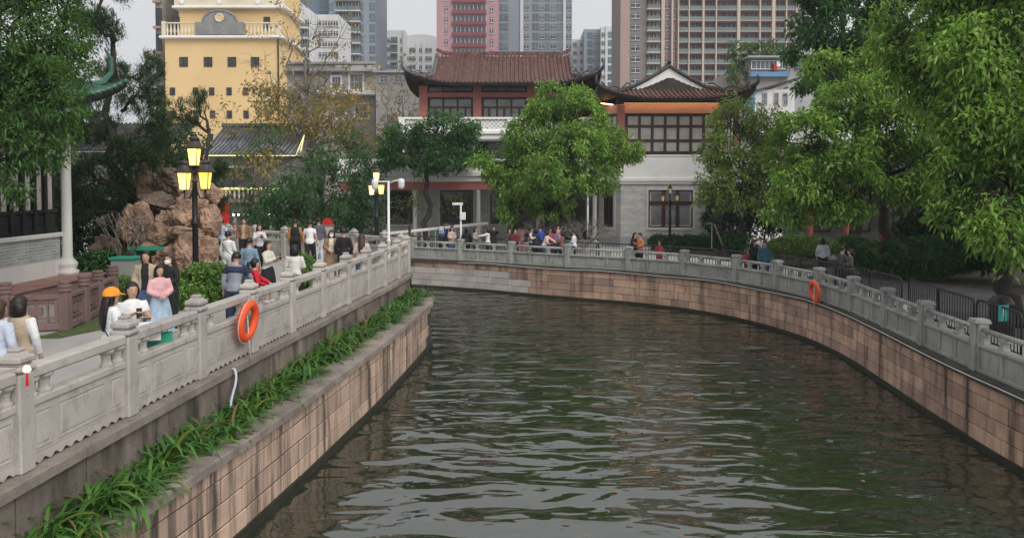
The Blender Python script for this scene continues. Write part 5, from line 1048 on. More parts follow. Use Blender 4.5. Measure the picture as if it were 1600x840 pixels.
# life rings
def ring_buoy(label, loc, rz, tilt, R0=.29, r0=.082):
    root = thing('life_ring', label, 'life ring', loc, rz); b = MB(); n = 32; rows = []
    for i in range(n + 1):
        t_ = 2 * math.pi * i / n; rows.append([((R0 + r0 * math.cos(s)) * math.cos(t_), r0 * .8 * math.sin(s), (R0 + r0 * math.cos(s)) * math.sin(t_)) for s in np.linspace(0, 2 * math.pi, 13)])
    b.grid(rows); o = b.build('ring', 'ring_orange', root, True, True); o.rotation_euler = (tilt, 0, 0)
    b = MB(); P = [((R0 + r0 + .012) * math.cos(t_), -.01, (R0 + r0 + .012) * math.sin(t_)) for t_ in np.linspace(0, 6.28, 40)]; b.tube(P, .009, 5); o = b.build('grab_rope', 'rope', root, True, True); o.rotation_euler = (tilt, 0, 0)
    b = MB(); b.tube([(.03, .02, .1), (.03, .0, -.3), (.05, -.03, -.75)], .012, 5); b.build('hanging_rope', 'rope', root, True, True)
    return root
uD = LR.inv(-4.83, 13.35); qD = LR.off(uD, .235); ring_buoy('orange life ring hanging on a post of the left railing', (qD[0], qD[1], .68), LR.ang(uD) , R(8))
uQ = RR.inv(10.22, 25.0); qQ = RR.off(uQ, -.36); ring_buoy('orange life ring hanging on the right railing', (qQ[0], qQ[1], ZR + .33), RR.ang(uQ), R(-8))
# drain hose out of the left wall
qh = LR.off(LR.inv(-4.88, 12.75), .26); b = MB(); b.tube(spline([(qh[0] - .05, qh[1] - .0, -.02), (qh[0] + .02, qh[1] - .02, -.03), (qh[0] + .06, qh[1] - .1, -.2), (qh[0] + .03, qh[1] - .25, -.5), (qh[0] + .06, qh[1] - .33, -.78)], 16)[0], .022, 8); tag(b.build('hose', 'hose_blue', None, True), 'pale blue hose hanging from the left ledge into the plants', 'hose')
# CCTV poles
def cctv(label, px, Y, zb, ztop, kind):
    x = at(px, 300, Y).x; root = thing('camera_pole', label, 'pole', (x, Y, zb)); h = ztop - zb
    b = MB(); b.lathe([(.14, 0), (.14, .03), (.065, .05), (.06, 1.0), (.075, 1.02), (.075, 1.1), (.045, 1.12), (.042, h)], n=12); b.build('pole', 'pole_white', root, True, True)
    if kind == 'domes':
        b = MB(); b.tube([(-.5, 0, h - .03), (.0, 0, h - .03)], .024, 6); b.build('arm', 'pole_white', root, True, True)
        for dx, dz in ((-.48, -.05), (.46, -.02)):
            b = MB(); b.lathe([(.0, -.28), (.08, -.25), (.115, -.18), (.115, -.08), (.12, -.06), (.12, .0), (.1, .08), (.04, .1)], (dx, -.03, h + dz), 12); b.build('dome_camera', 'pole_white', root, True, True)
        b = MB(); b.tube([(0, 0, h - .08), (.46, -.02, h + .06)], .022, 6); b.build('arm', 'pole_white', root, True, True)
    else:
        b = MB(); b.box((-.15, 0, h - .03), (.5, .14, .13), R(8), bev=.02); b.box((-.42, 0, h - .03), (.05, .18, .17), R(8), bev=.02); b.build('camera', 'pole_white', root, False, True)
        b = MB(); b.box((.1, -.02, h - .65), (.3, .2, .38), bev=.015); b.build('control_box', 'pole_white', root, False, True)
cctv('white pole with two dome cameras at the tip of the left plaza', 607, 27.4, 0, 3.2, 'domes'); cctv('white camera pole with control box behind the far railing', 720, 39.6, ZR, 2.1, 'bullet')
# signs, bins, cabinets
root = thing('street_sign', 'small green street name sign on a post beside the pavilion hedge', 'sign', A_(1112, 388, 43.8)); q = rootloc(root); b = MB(); b.tube([(0, 0, 0), (0, 0, 1.5)], .03, 6); b.build('post', 'pole_white', root, local=True); b = MB(); b.box((-.15, -.04, 1.42), (.45, .03, .16), bev=.008); b.build('plate', 'sign_green', root, local=True)
for k in range(3): b = MB(); b.box((-.28 + k * .13, -.058, 1.42), (.06, .004, .06)); b.build('lettering', 'white_paint', root, local=True)
b = MB(); b.tube([A_(1116, 350, 43.2), A_(1132, 391, 42.5)], .05, 6); tag(b.build('tree_prop', 'bark_pale', None), 'slanting pale wooden prop supporting a sapling by the pavilion', 'prop')
b = MB(); b.tube([A_(1116, 380, 43.6), A_(1113, 320, 43.6)], .05, 6); tag(b.build('sapling_trunk', 'bark', None), 'thin sapling trunk beside the green street sign', 'tree')
q = A_(1568, 489, 17.2); root = thing('notice_board', 'teal notice hung on the metal barriers at right', 'sign', q); b = MB(); b.box((0, 0, 0), (.28, .02, .36), R(-75 + 90)); b.build('plate', 'teal_sign', root, local=True); b = MB(); b.box((.004, -.014, .02), (.05, .004, .18), R(15)); b.build('symbol', 'white_paint', root, local=True)
q = gp(1578, 492, ZR); root = thing('litter_bin', 'dark round litter bin under the trees at the right edge', 'bin', (12.35, 19.3, ZR)); b = MB(); b.lathe([(.26, 0), (.28, .05), (.28, .75), (.3, .78), (.3, .84), (.2, .98), (.05, 1.03)], n=14); b.build('body', 'black_metal', root, True, True); b = MB(); b.box((0, -.25, .66), (.26, .1, .12)); b.build('opening', 'joint_dark', root, local=True)
root = thing('electrical_cabinet', 'grey electrical cabinet with green lid beside the rocks', 'cabinet', (-11.2, 22.2, 0)); b = MB(); b.box((0, 0, .45), (.62, .5, .9), bev=.012); b.build('body', 'cabinet_grey', root, local=True); b = MB(); b.box((0, 0, .94), (.7, .58, .08), bev=.012); b.build('lid', 'cabinet_green', root, local=True); b = MB(); b.box((.0, -.255, .45), (.52, .012, .74)); b.build('door', 'cabinet_grey', root, local=True)
b = MB(); b.box((-11.2, 24.2, 1.05), (1.6, .6, .1), bev=.01); b.box((-11.8, 24.2, .5), (.06, .5, 1.0)); b.box((-10.6, 24.2, .5), (.06, .5, 1.0)); tag(b.build('green_table', 'cabinet_green', None), 'green topped stand behind the electrical cabinet', 'stand')
q = A_(512, 372, 43); root = thing('notice_board', 'red round-topped notice board beyond the plaza', 'sign', (q[0], 43, ZR)); b = MB(); b.box((0, 0, .8), (.75, .1, 1.6), bev=.01); b.build('board', 'purple_stone', root, local=True); b = MB(); n = 14; b.extr([(.3 * math.cos(math.pi * k / n), -.06, 1.6 + .36 * math.sin(math.pi * k / n)) for k in range(n + 1)], (0, .12, 0)); b.build('red_top', 'sign_red', root, local=True); b = MB(); b.box((0, -.055, .85), (.6, .012, 1.2)); b.build('face', 'rail_stone', root, local=True)
b = MB(); b.box(A_(352, 338, 45), (.5, .1, 1.7)); tag(b.build('red_banner', 'sign_red', None), 'red banner board at the end of the tea house awning', 'sign')
root = thing('poster', 'blue and white poster on the hall corner column', 'poster', A_(587, 306, 46.35)); b = MB(); b.box((0, 0, 0), (.22, .02, 1.3)); b.build('sheet', 'glass_blue', root, local=True); b = MB(); b.box((0, -.013, -.2), (.16, .005, .5)); b.build('print', 'white_paint', root, local=True)
# ramp railing before the hall
ra, rb_ = Vector(A_(596, 366, 44.2)), Vector(A_(762, 349, 45.5)); root = thing('ramp_railing', 'white sloping ramp railing in front of the hall', 'railing', tuple(ra)); b = MB(); b.tube([ra, rb_], (.09), 6); b.build('handrail', 'white_paint', root)
for k in range(17): c = ra.lerp(rb_, k / 16); b = MB(); b.tube([(c.x, c.y, ZR), (c.x, c.y, c.z)], .025, 5); b.build('baluster', 'white_wall', root)
# glints of lamps inside the pine grove
for i, (px, py) in enumerate(((155, 291), (171, 289), (181, 291))):
    root = thing('garden_light', ('left', 'middle', 'right')[i] + ' of three small warm lights glowing in the pine shade', 'light', A_(px, py, 31)); b = MB(); b.lathe([(.0, -.1), (.06, -.06), (.07, .02), (.0, .08)], n=8); b.build('bulb', 'spark_warm', root, local=True); b = MB(); b.tube([(0, 0, .07), (0, 0, .6)], .012, 4); b.build('cable', 'black_metal', root, local=True)
# toy lantern on a stick held over the near post
root = thing('toy_lantern', 'small glowing toy lantern with red tassel on a stick at the left edge', 'lantern', A_(42, 578, 7.75)); b = MB(); b.tube([(-.3, .0, -.05), (0, 0, .06)], .006, 5); b.build('stick', 'bark_pale', root, local=True); b = MB(); b.lathe([(.01, .05), (.03, .035), (.04, .0), (.025, -.02)], n=8); b.build('lantern', 'spark_warm', root, local=True); b = MB(); b.lathe([(.008, -.02), (.012, -.05), (.018, -.16)], n=6); b.build('tassel', 'sign_red', root, local=True)
# floating leaves; the dense cluster stands in for the orange eave reflection
b = MB(); rg = random.Random(5)
for i in range(60):
    if i < 25: x, y = rg.gauss(2.6, .7), rg.gauss(15.5, 2.2)
    else: x, y = rg.uniform(-3, 8), rg.uniform(10.5, 33)
    a = rg.uniform(0, 6.28); s = rg.uniform(.02, .045); b.add([(x + s * math.cos(a + q), y + s * (1 if q % 3.14 < .1 else .6) * math.sin(a + q), ZW + .012 + .008 * (q > 3)) for q in (0, 1.57, 3.14, 4.71)], [[0, 1, 2, 3]])
mat('leaf_and_glint', (.32, .12, .04), .7, .4, 5); struct(b.build('leaves_and_glints', 'leaf_and_glint'), 'stuff')
# ================================================================ PEOPLE
QUEUE = []
def cloth(col, rough=.85):
    nm = 'cloth_%02x%02x%02x' % tuple(int(c * 255) for c in col)
    if nm not in MATS: mat(nm, col, rough, .16, 7, .9, 13)
    return nm
mat('skin', (.5, .31, .22), .55, .08, 6); mat('hair', (.012, .01, .009), .4, .3, 30, .3, 60, spec=.4); mat('hair_brown', (.05, .026, .016), .4, .3, 30, .3, 60, spec=.4)
mat('eye', (.015, .012, .01), .2, .1, 5); mat('lip', (.34, .12, .1), .5, .1, 5); mat('mask_white', (.75, .78, .8), .8, .04, 5)
ARMS = {  # elbow, wrist for the right side (x mirrored for the left)
    'down': ((.235, .02, 1.13), (.245, -.05, .89)), 'phone': ((.215, -.09, 1.13), (.075, -.30, 1.24)), 'clasp': ((.23, -.02, 1.13), (.06, -.22, 1.05)), 'lean': ((.26, -.2, 1.17), (.1, -.36, 1.08)),
    'up': ((.21, -.2, 1.28), (.09, -.3, 1.47)), 'reach': ((.22, -.26, 1.28), (.12, -.5, 1.22)), 'bag': ((.22, .0, 1.13), (.2, -.17, .98)), 'back': ((.24, .12, 1.14), (.2, .06, .9))}
def vol(rings, infl=0., n=12):
    """rings: (center, rx, ry) along a path -> closed tube; rx along x, ry along y for vertical paths"""
    b = MB(); b.tube([r[0] for r in rings], [(r[2] + infl, r[1] + infl) for r in rings], n, up=(1, 0, 0)); return b
def lerp3(a, b, t): return tuple(a[i] * (1 - t) + b[i] * t for i in range(3))
def person(label, pos, face, h=1.63, arms=('down', 'down'), legs='stand', top=(.7, .7, .7), bottom=('trousers', (.03, .03, .04)), hair=('short', 'hair'), sleeve='long', near=True, shoe=(.6, .6, .6), lean=0., mask=False, cap=None, jacket=None, turn=0., hemz=.86, vest=None, stripe=None, hood=None, strap=None):
    S = h / 1.68; root = thing('person', label, 'person', pos, R(face)); root.scale = (S, S, S); vx = .02 if near else .034
    sit = legs == 'sit'; zo = -.47 if sit else (-.5 if legs == 'squat' else 0.)
    def up(p):        # upper-body bend about the hips
        x, y, z = p; dz = z - .93; c, s = math.cos(lean), math.sin(lean); return (x, y * c - dz * s, .93 + dz * c + y * s + zo)
    TOR = [((0, 0, .84), .13, .1), ((0, .01, .93), .165, .12), ((0, 0, 1.06), .138, .1), ((0, -.005, 1.2), .155, .112), ((0, 0, 1.31), .17, .108), ((0, .005, 1.385), .14, .085), ((0, .012, 1.43), .065, .062)]
    TOR = [(up(c), a * .93, b_ * .95) for c, a, b_ in TOR]
    NECK = [(up((0, .012, 1.40)), .055, .055), (up((0, .005, 1.47)), .05, .052), (up((0, -.005, 1.53)), .055, .06)]
    ct, st_ = math.cos(turn), math.sin(turn)
    def hd(p): x, y, z = p; y2 = y + .01; return up((x * ct - y2 * st_, x * st_ + y2 * ct - .01, z))
    HEAD = [(hd((0, -.03, 1.452)), .03, .035), (hd((0, -.03, 1.475)), .052, .06), (hd((0, -.022, 1.52)), .068, .083), (hd((0, -.012, 1.57)), .077, .097), (hd((0, -.005, 1.62)), .076, .098), (hd((0, 0, 1.66)), .058, .075), (hd((0, 0, 1.682)), .025, .03)]
    if sit: kn = [(sx * .11, -.42, .47) for sx in (-1, 1)]; an = [(sx * .11, -.40, .07) for sx in (-1, 1)]
    elif legs == 'squat': kn = [(sx * .14, -.3, .48) for sx in (-1, 1)]; an = [(sx * .12, -.05, .07) for sx in (-1, 1)]
    elif legs == 'walk': kn = [(-.09, -.14, .49), (.09, .06, .48)]; an = [(-.09, -.2, .08), (.09, .3, .14)]
    elif legs == 'apart': kn = [(-.12, -.02, .49), (.12, -.02, .49)]; an = [(-.16, 0, .08), (.16, 0, .08)]
    else: kn = [(-.095, -.03, .49), (.1, .0, .49)]; an = [(-.1, .02, .08), (.115, -.02, .08)]
    hips = [(sx * .09, 0, .9 + zo) for sx in (-1, 1)]
    def leg(i, infl=0., stop=1.0, flare=0.):
        hp, k, a = hips[i], kn[i], an[i]; r = [(hp, .092, .095), (lerp3(hp, k, .5), .08, .083), (k, .058, .062), (lerp3(k, a, .35), .055, .06), (a, .038, .042)]
        if stop < 1: r = r[:2] + [(lerp3(hp, k, .92), .062, .066)]
        if flare: r = [(c, x + flare * j / 4, y + flare * j / 4) for j, (c, x, y) in enumerate(r)]
        return vol(r, infl)
    sh = [up((sx * .155, .005, 1.36)) for sx in (-1, 1)]; el, wr = [], []
    for i, sx in enumerate((-1, 1)):
        e, w_ = ARMS[arms[i]]; el.append(up((sx * e[0], e[1], e[2]))); wr.append(up((sx * w_[0], w_[1], w_[2])))
    def arm(i, infl=0., to=1.0):
        r = [(lerp3(sh[i], el[i], -.1), .052, .052), (lerp3(sh[i], el[i], .15), .052, .052), (lerp3(sh[i], el[i], .6), .044, .044), (el[i], .04, .04), (lerp3(el[i], wr[i], .35), .04, .04), (wr[i], .027, .027)]
        if to < 1: r = r[:3]
        return vol(r, infl, 10)
    def foot(i, infl=0.):
        a = an[i]; z0 = max(0.0, a[2] - .08); return vol([((a[0], a[1] + .045, z0 + .045), .036, .04), ((a[0], a[1] - .02, z0 + .05), .042, .045), ((a[0], a[1] - .1, z0 + .038), .043, .034), ((a[0], a[1] - .165, z0 + .028), .03, .022)], infl, 10)
    def join(name, vols, m, vox, filt=None, extra=None):
        b = MB()
        for v in vols: b.add(v.v, v.f)
        o = b.build(name, m, root, True, True); md = o.modifiers.new('r', 'REMESH'); md.mode = 'VOXEL'; md.voxel_size = vox; md.use_smooth_shade = True
        sm_ = o.modifiers.new('s', 'SMOOTH'); sm_.iterations = 3; sm_.factor = .5; QUEUE.append((o, filt, extra)); return o
    # hands
    hands = MB(); palms = []
    for i, sx in enumerate((-1, 1)):
        d = Vector(wr[i]) - Vector(el[i]); d.normalize(); side = d.cross(Vector((0, 0, 1)))
        if side.length < .2: side = Vector((0, 1, 0))
        side.normalize(); nrm = side.cross(d); w0 = Vector(wr[i]); pe = w0 + d * .085
        palms.append(vol([(tuple(w0 - d * .02), .027, .027), (tuple(w0 + d * .03), .036, .024), (tuple(pe), .038, .02)], 0, 8))
        if near:
            for k in range(4):
                s = pe + side * (.027 - .018 * k); ln = (.07, .08, .075, .058)[k]; m_ = s + d * ln * .5 - nrm * .008; hands.tube([s - d * .015, s + d * ln * .3, m_ + d * .01, s + d * ln * .85 - nrm * .03], [.009, .0088, .008, .006], 6)
            s = w0 + d * .03 + side * .03; hands.tube([s, s + side * .025 + d * .02, s + side * .03 + d * .055 - nrm * .01], [.011, .0105, .008], 6)
    nose = vol([(hd((0, -.09, 1.585)), .01, .01), (hd((0, -.108, 1.555)), .014, .016), (hd((0, -.1, 1.54)), .012, .01)], 0, 8)
    ears = [vol([(hd((sx * .074, .0, 1.55)), .008, .016), (hd((sx * .08, .005, 1.585)), .01, .02)], 0, 6) for sx in (-1, 1)]
    join('body', [vol(TOR), vol(NECK), vol(HEAD, 0, 14), nose] + ears + [leg(0), leg(1), arm(0), arm(1), foot(0), foot(1)] + palms, 'skin', vx * .8 if near else vx, extra=hands if near else None)
    # clothes
    stop = 1.0 if sleeve == 'long' else .5; hz = hemz
    TT = [r for r in TOR]; TT[0] = (up((0, 0, hz)), .165, .125); TT[1] = (up((0, .01, .95)), .168, .125)
    mtop = cloth(top); 
    if sleeve == 'none': vs_ = [vol(TT, .022)]
    else: vs_ = [vol(TT, .016)] + [arm(0, .014 + .004 * (sleeve == 'long'), stop), arm(1, .014 + .004 * (sleeve == 'long'), stop)]
    join('top', vs_, mtop, vx)
    if jacket:
        JT = [(c, a + .018, b_ + .02) for c, a, b_ in TT]; ins = -.03
        join('jacket', [vol(JT, .012), arm(0, .03), arm(1, .03)], cloth(jacket), vx, filt=lambda c: c[1] < -.05 and abs(c[0]) < .075 and c[2] > .7)
    if vest: join('vest', [vol([(c, a + .012, b_ + .012) for c, a, b_ in TT], .024)], cloth(vest), vx)
    if stripe: join('stripe_yoke', [vol([(up((0, 0, 1.25)), .165, .118), (up((0, 0, 1.31)), .172, .112), (up((0, .005, 1.385)), .145, .09)], .034), arm(0, .03, .5), arm(1, .03, .5)], cloth(stripe), vx)
    if strap:
        b = MB(); P = [up((.185 * math.cos(t_), .135 * math.sin(t_), 1.17 + .23 * math.cos(t_))) for t_ in np.linspace(0, 6.2832, 25)]; b.tube(P, [(.006, .016)] * 25, 6); b.build('bag_strap', cloth(strap), root, True, True)
        b = MB(); b.box(up((-.21, .02, .86)), (.08, .22, .17), bev=.02); b.build('shoulder_bag', cloth(strap), root, True, True)
    kind, bc = bottom
    if kind == 'trousers': join('trousers', [vol([(up((0, .0, 1.0)), .15, .11), (up((0, .01, .93)), .17, .125), ((0, .0, .82 + zo), .15, .11)], .012), leg(0, .02, flare=.012), leg(1, .02, flare=.012)], cloth(bc), vx)
    elif kind == 'shorts': join('shorts', [vol([(up((0, .0, 1.0)), .15, .11), (up((0, .01, .93)), .17, .125), ((0, .0, .82 + zo), .15, .11)], .012), leg(0, .03, .5), leg(1, .03, .5)], cloth(bc), vx)
    else:
        zb = {'skirt': .56, 'longskirt': .25}[kind]; b = MB(); rows = []
        for z, rx in ((1.02, .135), (.94, .18), (.8, .215), (.68, .235), (zb, .25 if kind == 'skirt' else .3)):
            q = 1.02 - z; rows.append([((rx + .022 * q * math.sin(k * 9 * 2 * math.pi / 36)) * math.cos(2 * math.pi * k / 36), (rx * .82 + .02 * q * math.sin(k * 9 * 2 * math.pi / 36)) * math.sin(2 * math.pi * k / 36), z + zo) for k in range(37)])
        b.grid(rows); o = b.build('skirt', cloth(bc), root, True, True)
    for i in (0, 1): join('shoe', [foot(i, .012)], cloth(shoe, .6), vx * .7)
    # hair: shell around the skull, pulled in under the brow and face
    style, hm = hair; b = MB(); rows = []; nu, nv = 22, 14; cz, cy_ = 1.585, .0
    for j in range(nv + 1):
        ph = math.pi * j / nv; row_ = []
        for k in range(nu + 1):
            t_ = 2 * math.pi * k / nu; dx, dy, dz = math.sin(ph) * math.sin(t_), -math.sin(ph) * math.cos(t_), math.cos(ph)
            r = 1.0 + .05 * noise.noise(Vector((dx * 4, dy * 4, dz * 3 + face * .1)))
            low = -.35 if style == 'short' else -.8
            face_ = (dy < -.25 and dz < .42 - .25 * (abs(dx) > .55)) or (style == 'short' and dz < low)
            if face_: r *= .72
            x, y, z = dx * .096 * r, dy * .113 * r + cy_, dz * .122 * r + cz
            if style in ('bob', 'long') and not face_ and dz < .1: x *= 1.12; y = y * 1.05 + .008; z -= .05 * (.1 - dz)
            row_.append(hd((x, y, z)))
        rows.append(row_)
    b.grid(rows)
    if style == 'long': b.tube([hd((0, .05, 1.62)), hd((0, .085, 1.5)), up((0, .12, 1.35)), up((0, .135, 1.2)), up((0, .13, 1.08))], [(.05, .075), (.05, .095), (.04, .11), (.035, .1), (.015, .05)], 10, up=(1, 0, 0))
    if style == 'bob': b.tube([hd((0, .02, 1.62)), hd((0, .03, 1.53)), hd((0, .04, 1.44)), hd((0, .04, 1.405))], [(.09, .095), (.095, .115), (.085, .112), (.06, .09)], 12, up=(1, 0, 0))
    if style == 'pony': b.tube([hd((0, .085, 1.62)), hd((0, .15, 1.6)), up((0, .165, 1.48)), up((0, .15, 1.33)), up((0, .14, 1.24))], [.025, .035, .042, .035, .012], 9)
    b.build('hair', hm, root, True, True)
    if cap:
        b = MB(); rows = []
        for j in range(8): ph = .5 * math.pi * j / 7 * 1.08; rows.append([hd((.108 * math.sin(ph) * math.sin(t_), -.125 * math.sin(ph) * math.cos(t_), 1.6 + .118 * math.cos(ph))) for t_ in np.linspace(0, 6.2832, 19)])
        b.grid(rows); b.add([hd(q) for q in ((-.085, -.08, 1.605), (-.06, -.19, 1.585), (0, -.215, 1.58), (.06, -.19, 1.585), (.085, -.08, 1.605), (0, -.1, 1.625))], [[0, 1, 2, 5], [2, 3, 4, 5]]); b.build('cap', cloth(cap), root, True, True)
    if near:
        for sx in (-1, 1): b = MB(); b.lathe([(.0, -.005), (.0085, -.0025), (.0085, .0025), (.0, .005)], hd((sx * .032, -.1, 1.583)), 8); b.build('eye', 'eye', root, True, True)
        b = MB(); q = hd((0, -.1, 1.512)); b.box(q, (.034, .012, .008), bev=.003); b.build('mouth', 'lip', root, True, True)
    if mask: join('face_mask', [vol([(hd((0, -.05, 1.475)), .05, .06), (hd((0, -.055, 1.52)), .066, .068), (hd((0, -.055, 1.56)), .055, .06)], .006)], 'mask_white', .014)
    return root
def PP(px, py, h, z=0.): Y = (CZ - z - h) * F / (py - HOR); q = at(px, py, Y); return (q.x, Y, z)
def clear(p, gap=.62):
    for _ in range(200):
        u = RR.inv(p[0], p[1]); a = RR.ang(u); q = RR.at(u); d = (p[0] - q[0]) * math.sin(a) - (p[1] - q[1]) * math.cos(a)
        if d >= gap and not 1.1 < d < 1.6: return p
        k = (p[1] + .1) / p[1]; p = (p[0] * k, p[1] * k, p[2])
    return p
W_, K_, N_ = (.72, .72, .72), (.02, .02, .022), (.03, .04, .08); JEAN, LJ, BEI, CRM, PNK = (.07, .11, .19), (.25, .33, .42), (.42, .34, .25), (.62, .58, .5), (.66, .38, .4)
# left promenade
person('woman-length black bob, beige knit vest over white sleeves, back turned, at far left'.replace('woman-length black bob', 'person with black bob'), PP(30, 464, 1.6), 175, 1.6, top=W_, vest=BEI, bottom=('trousers', W_), hair=('bob', 'hair'), arms=('down', 'bag'))
person('person with long brown hair and pale top cut by the left edge', PP(-3, 470, 1.6), 165, 1.6, top=(.5, .55, .65), hair=('long', 'hair_brown'), bottom=('trousers', JEAN))
person('person holding out the toy lantern beyond the left edge', (-5.98, 8.25, 0), 75, 1.6, arms=('reach', 'down'), top=(.55, .55, .6), hair=('bob', 'hair'))
person('person in orange cap and white top with long black hair', PP(174, 452, 1.6), 140, 1.6, top=(.74, .74, .76), bottom=('trousers', JEAN), hair=('long', 'hair'), cap=(.8, .3, .03), arms=('bag', 'clasp'), strap=K_)
person('person in white top raising a phone beside the orange cap', PP(206, 442, 1.62), 40, 1.62, top=W_, sleeve='short', bottom=('trousers', N_), hair=('long', 'hair'), arms=('phone', 'phone'))
person('person in open beige jacket over black top and jeans before the rocks', PP(228, 393, 1.66), 12, 1.66, top=K_, jacket=BEI, bottom=('trousers', JEAN), hair=('long', 'hair'))
person('girl-sized person in pink jacket and long pale blue skirt'.replace('girl-sized', 'small'), PP(249, 415, 1.5), 40, 1.5, top=PNK, bottom=('longskirt', (.36, .46, .58)), hair=('bob', 'hair'), arms=('clasp', 'clasp'))
person('person in black sweatshirt with white face mask', PP(265, 397, 1.62), -20, 1.62, top=K_, bottom=('trousers', K_), hair=('long', 'hair_brown'), mask=True, arms=('clasp', 'clasp'))
person('person in grey and navy jumper leaning on the left railing', (*PP(365, 399, 1.6)[:2], 0), 172, 1.66, top=(.24, .25, .29), stripe=(.03, .035, .075), bottom=('trousers', N_), arms=('lean', 'down'), lean=.2)
person('person with ponytail in red top beside the railing', PP(398, 405, 1.48), 120, 1.48, top=(.55, .02, .035), bottom=('shorts', K_), hair=('pony', 'hair'), arms=('clasp', 'lean'))
person('person in white shirt with black shoulder strap, back turned, near the rocks', PP(356, 362, 1.64), 170, 1.64, top=W_, bottom=('trousers', W_), arms=('bag', 'down'), strap=K_)
person('person in blue denim jacket seen from behind', PP(389, 372, 1.64), 178, 1.64, top=(.2, .29, .38), bottom=('trousers', JEAN))
person('person in cream cardigan and black skirt looking at a phone', PP(418, 377, 1.6), 75, 1.6, top=CRM, bottom=('skirt', K_), hair=('long', 'hair'), arms=('phone', 'phone'))
person('person in white top and black skirt seen from behind at the railing', PP(460, 383, 1.6), 185, 1.6, top=(.66, .64, .6), bottom=('longskirt', K_), hair=('bob', 'hair'), arms=('clasp', 'clasp'))
person('person in brown jacket over beige shirt facing forward by the back railing', PP(381, 341, 1.72), 5, 1.72, top=BEI, jacket=(.24, .13, .07), bottom=('trousers', K_))
person('person in pale jacket looking down at a phone by the back railing', PP(405, 351, 1.62), 30, 1.62, top=(.62, .58, .56), bottom=('trousers', K_), hair=('bob', 'hair_brown'), arms=('phone', 'phone'))
person('person in black vest with orange-brown sleeves walking away', PP(461, 343, 1.74), 185, 1.74, top=(.42, .19, .07), vest=K_, bottom=('trousers', K_), legs='apart')
person('person in plain white T-shirt and black trousers walking away', PP(484, 345, 1.72), 172, 1.72, top=(.78, .78, .78), sleeve='short', bottom=('trousers', K_), legs='walk')
person('person in dark grey shirt and pale trousers near the back railing', PP(498, 341, 1.74), 210, 1.74, top=(.1, .1, .12), bottom=('trousers', (.5, .52, .56)))
person('person in brown coat and face mask walking toward the viewer', PP(518, 360, 1.62), 8, 1.62, top=(.7, .66, .62), jacket=(.3, .18, .1), bottom=('skirt', (.35, .22, .15)), hair=('bob', 'hair'), mask=True, arms=('clasp', 'down'), legs='walk')
person('person in black jumper seen from behind between brown coat and pink coat', PP(537, 357, 1.7), 180, 1.7, top=K_, bottom=('trousers', N_))
person('person with long dark hair and pale pink coat near the railing corner', PP(565, 366, 1.6), 190, 1.6, top=(.6, .47, .45), bottom=('trousers', JEAN), hair=('long', 'hair_brown'), arms=('clasp', 'bag'))
person('person in light blue shirt half hidden behind the rocks', PP(347, 343, 1.7), 160, 1.7, top=(.5, .58, .7), sleeve='short', bottom=('trousers', K_))
# beyond the plaza
FARL = ((440, 352, (.7, .7, .7), 'white'), (449, 349, (.55, .5, .5), 'pinkish white'), (455, 352, (.3, .33, .36), 'grey'), (508, 350, (.72, .7, .7), 'white with dark hair'), (367, 352, (.5, .05, .06), 'red'), (358, 350, (.66, .66, .66), 'white at the awning'), (376, 353, (.7, .62, .6), 'cream'))
for i, (px, py, c, nm) in enumerate(FARL): person('distant person in %s top beyond the back railing, %s' % (nm, 'near the notice board' if px > 430 else 'near the tea house'), PP(px, py, 1.5, ZR), random.uniform(-60, 60), 1.62, top=c, bottom=('trousers', K_), near=False, arms=('phone', 'clasp') if i % 2 else ('down', 'down'))
for px, py, l in ((567 + 20, 360, 'first'), (598, 359, 'second')): person('seated dark-clothed person behind the lit corner lamp, %s from the left' % l, (*A_(px, 372, 43.2)[:2], ZR), 20, 1.6, top=K_, bottom=('trousers', K_), near=False, legs='sit', arms=('clasp', 'clasp'))
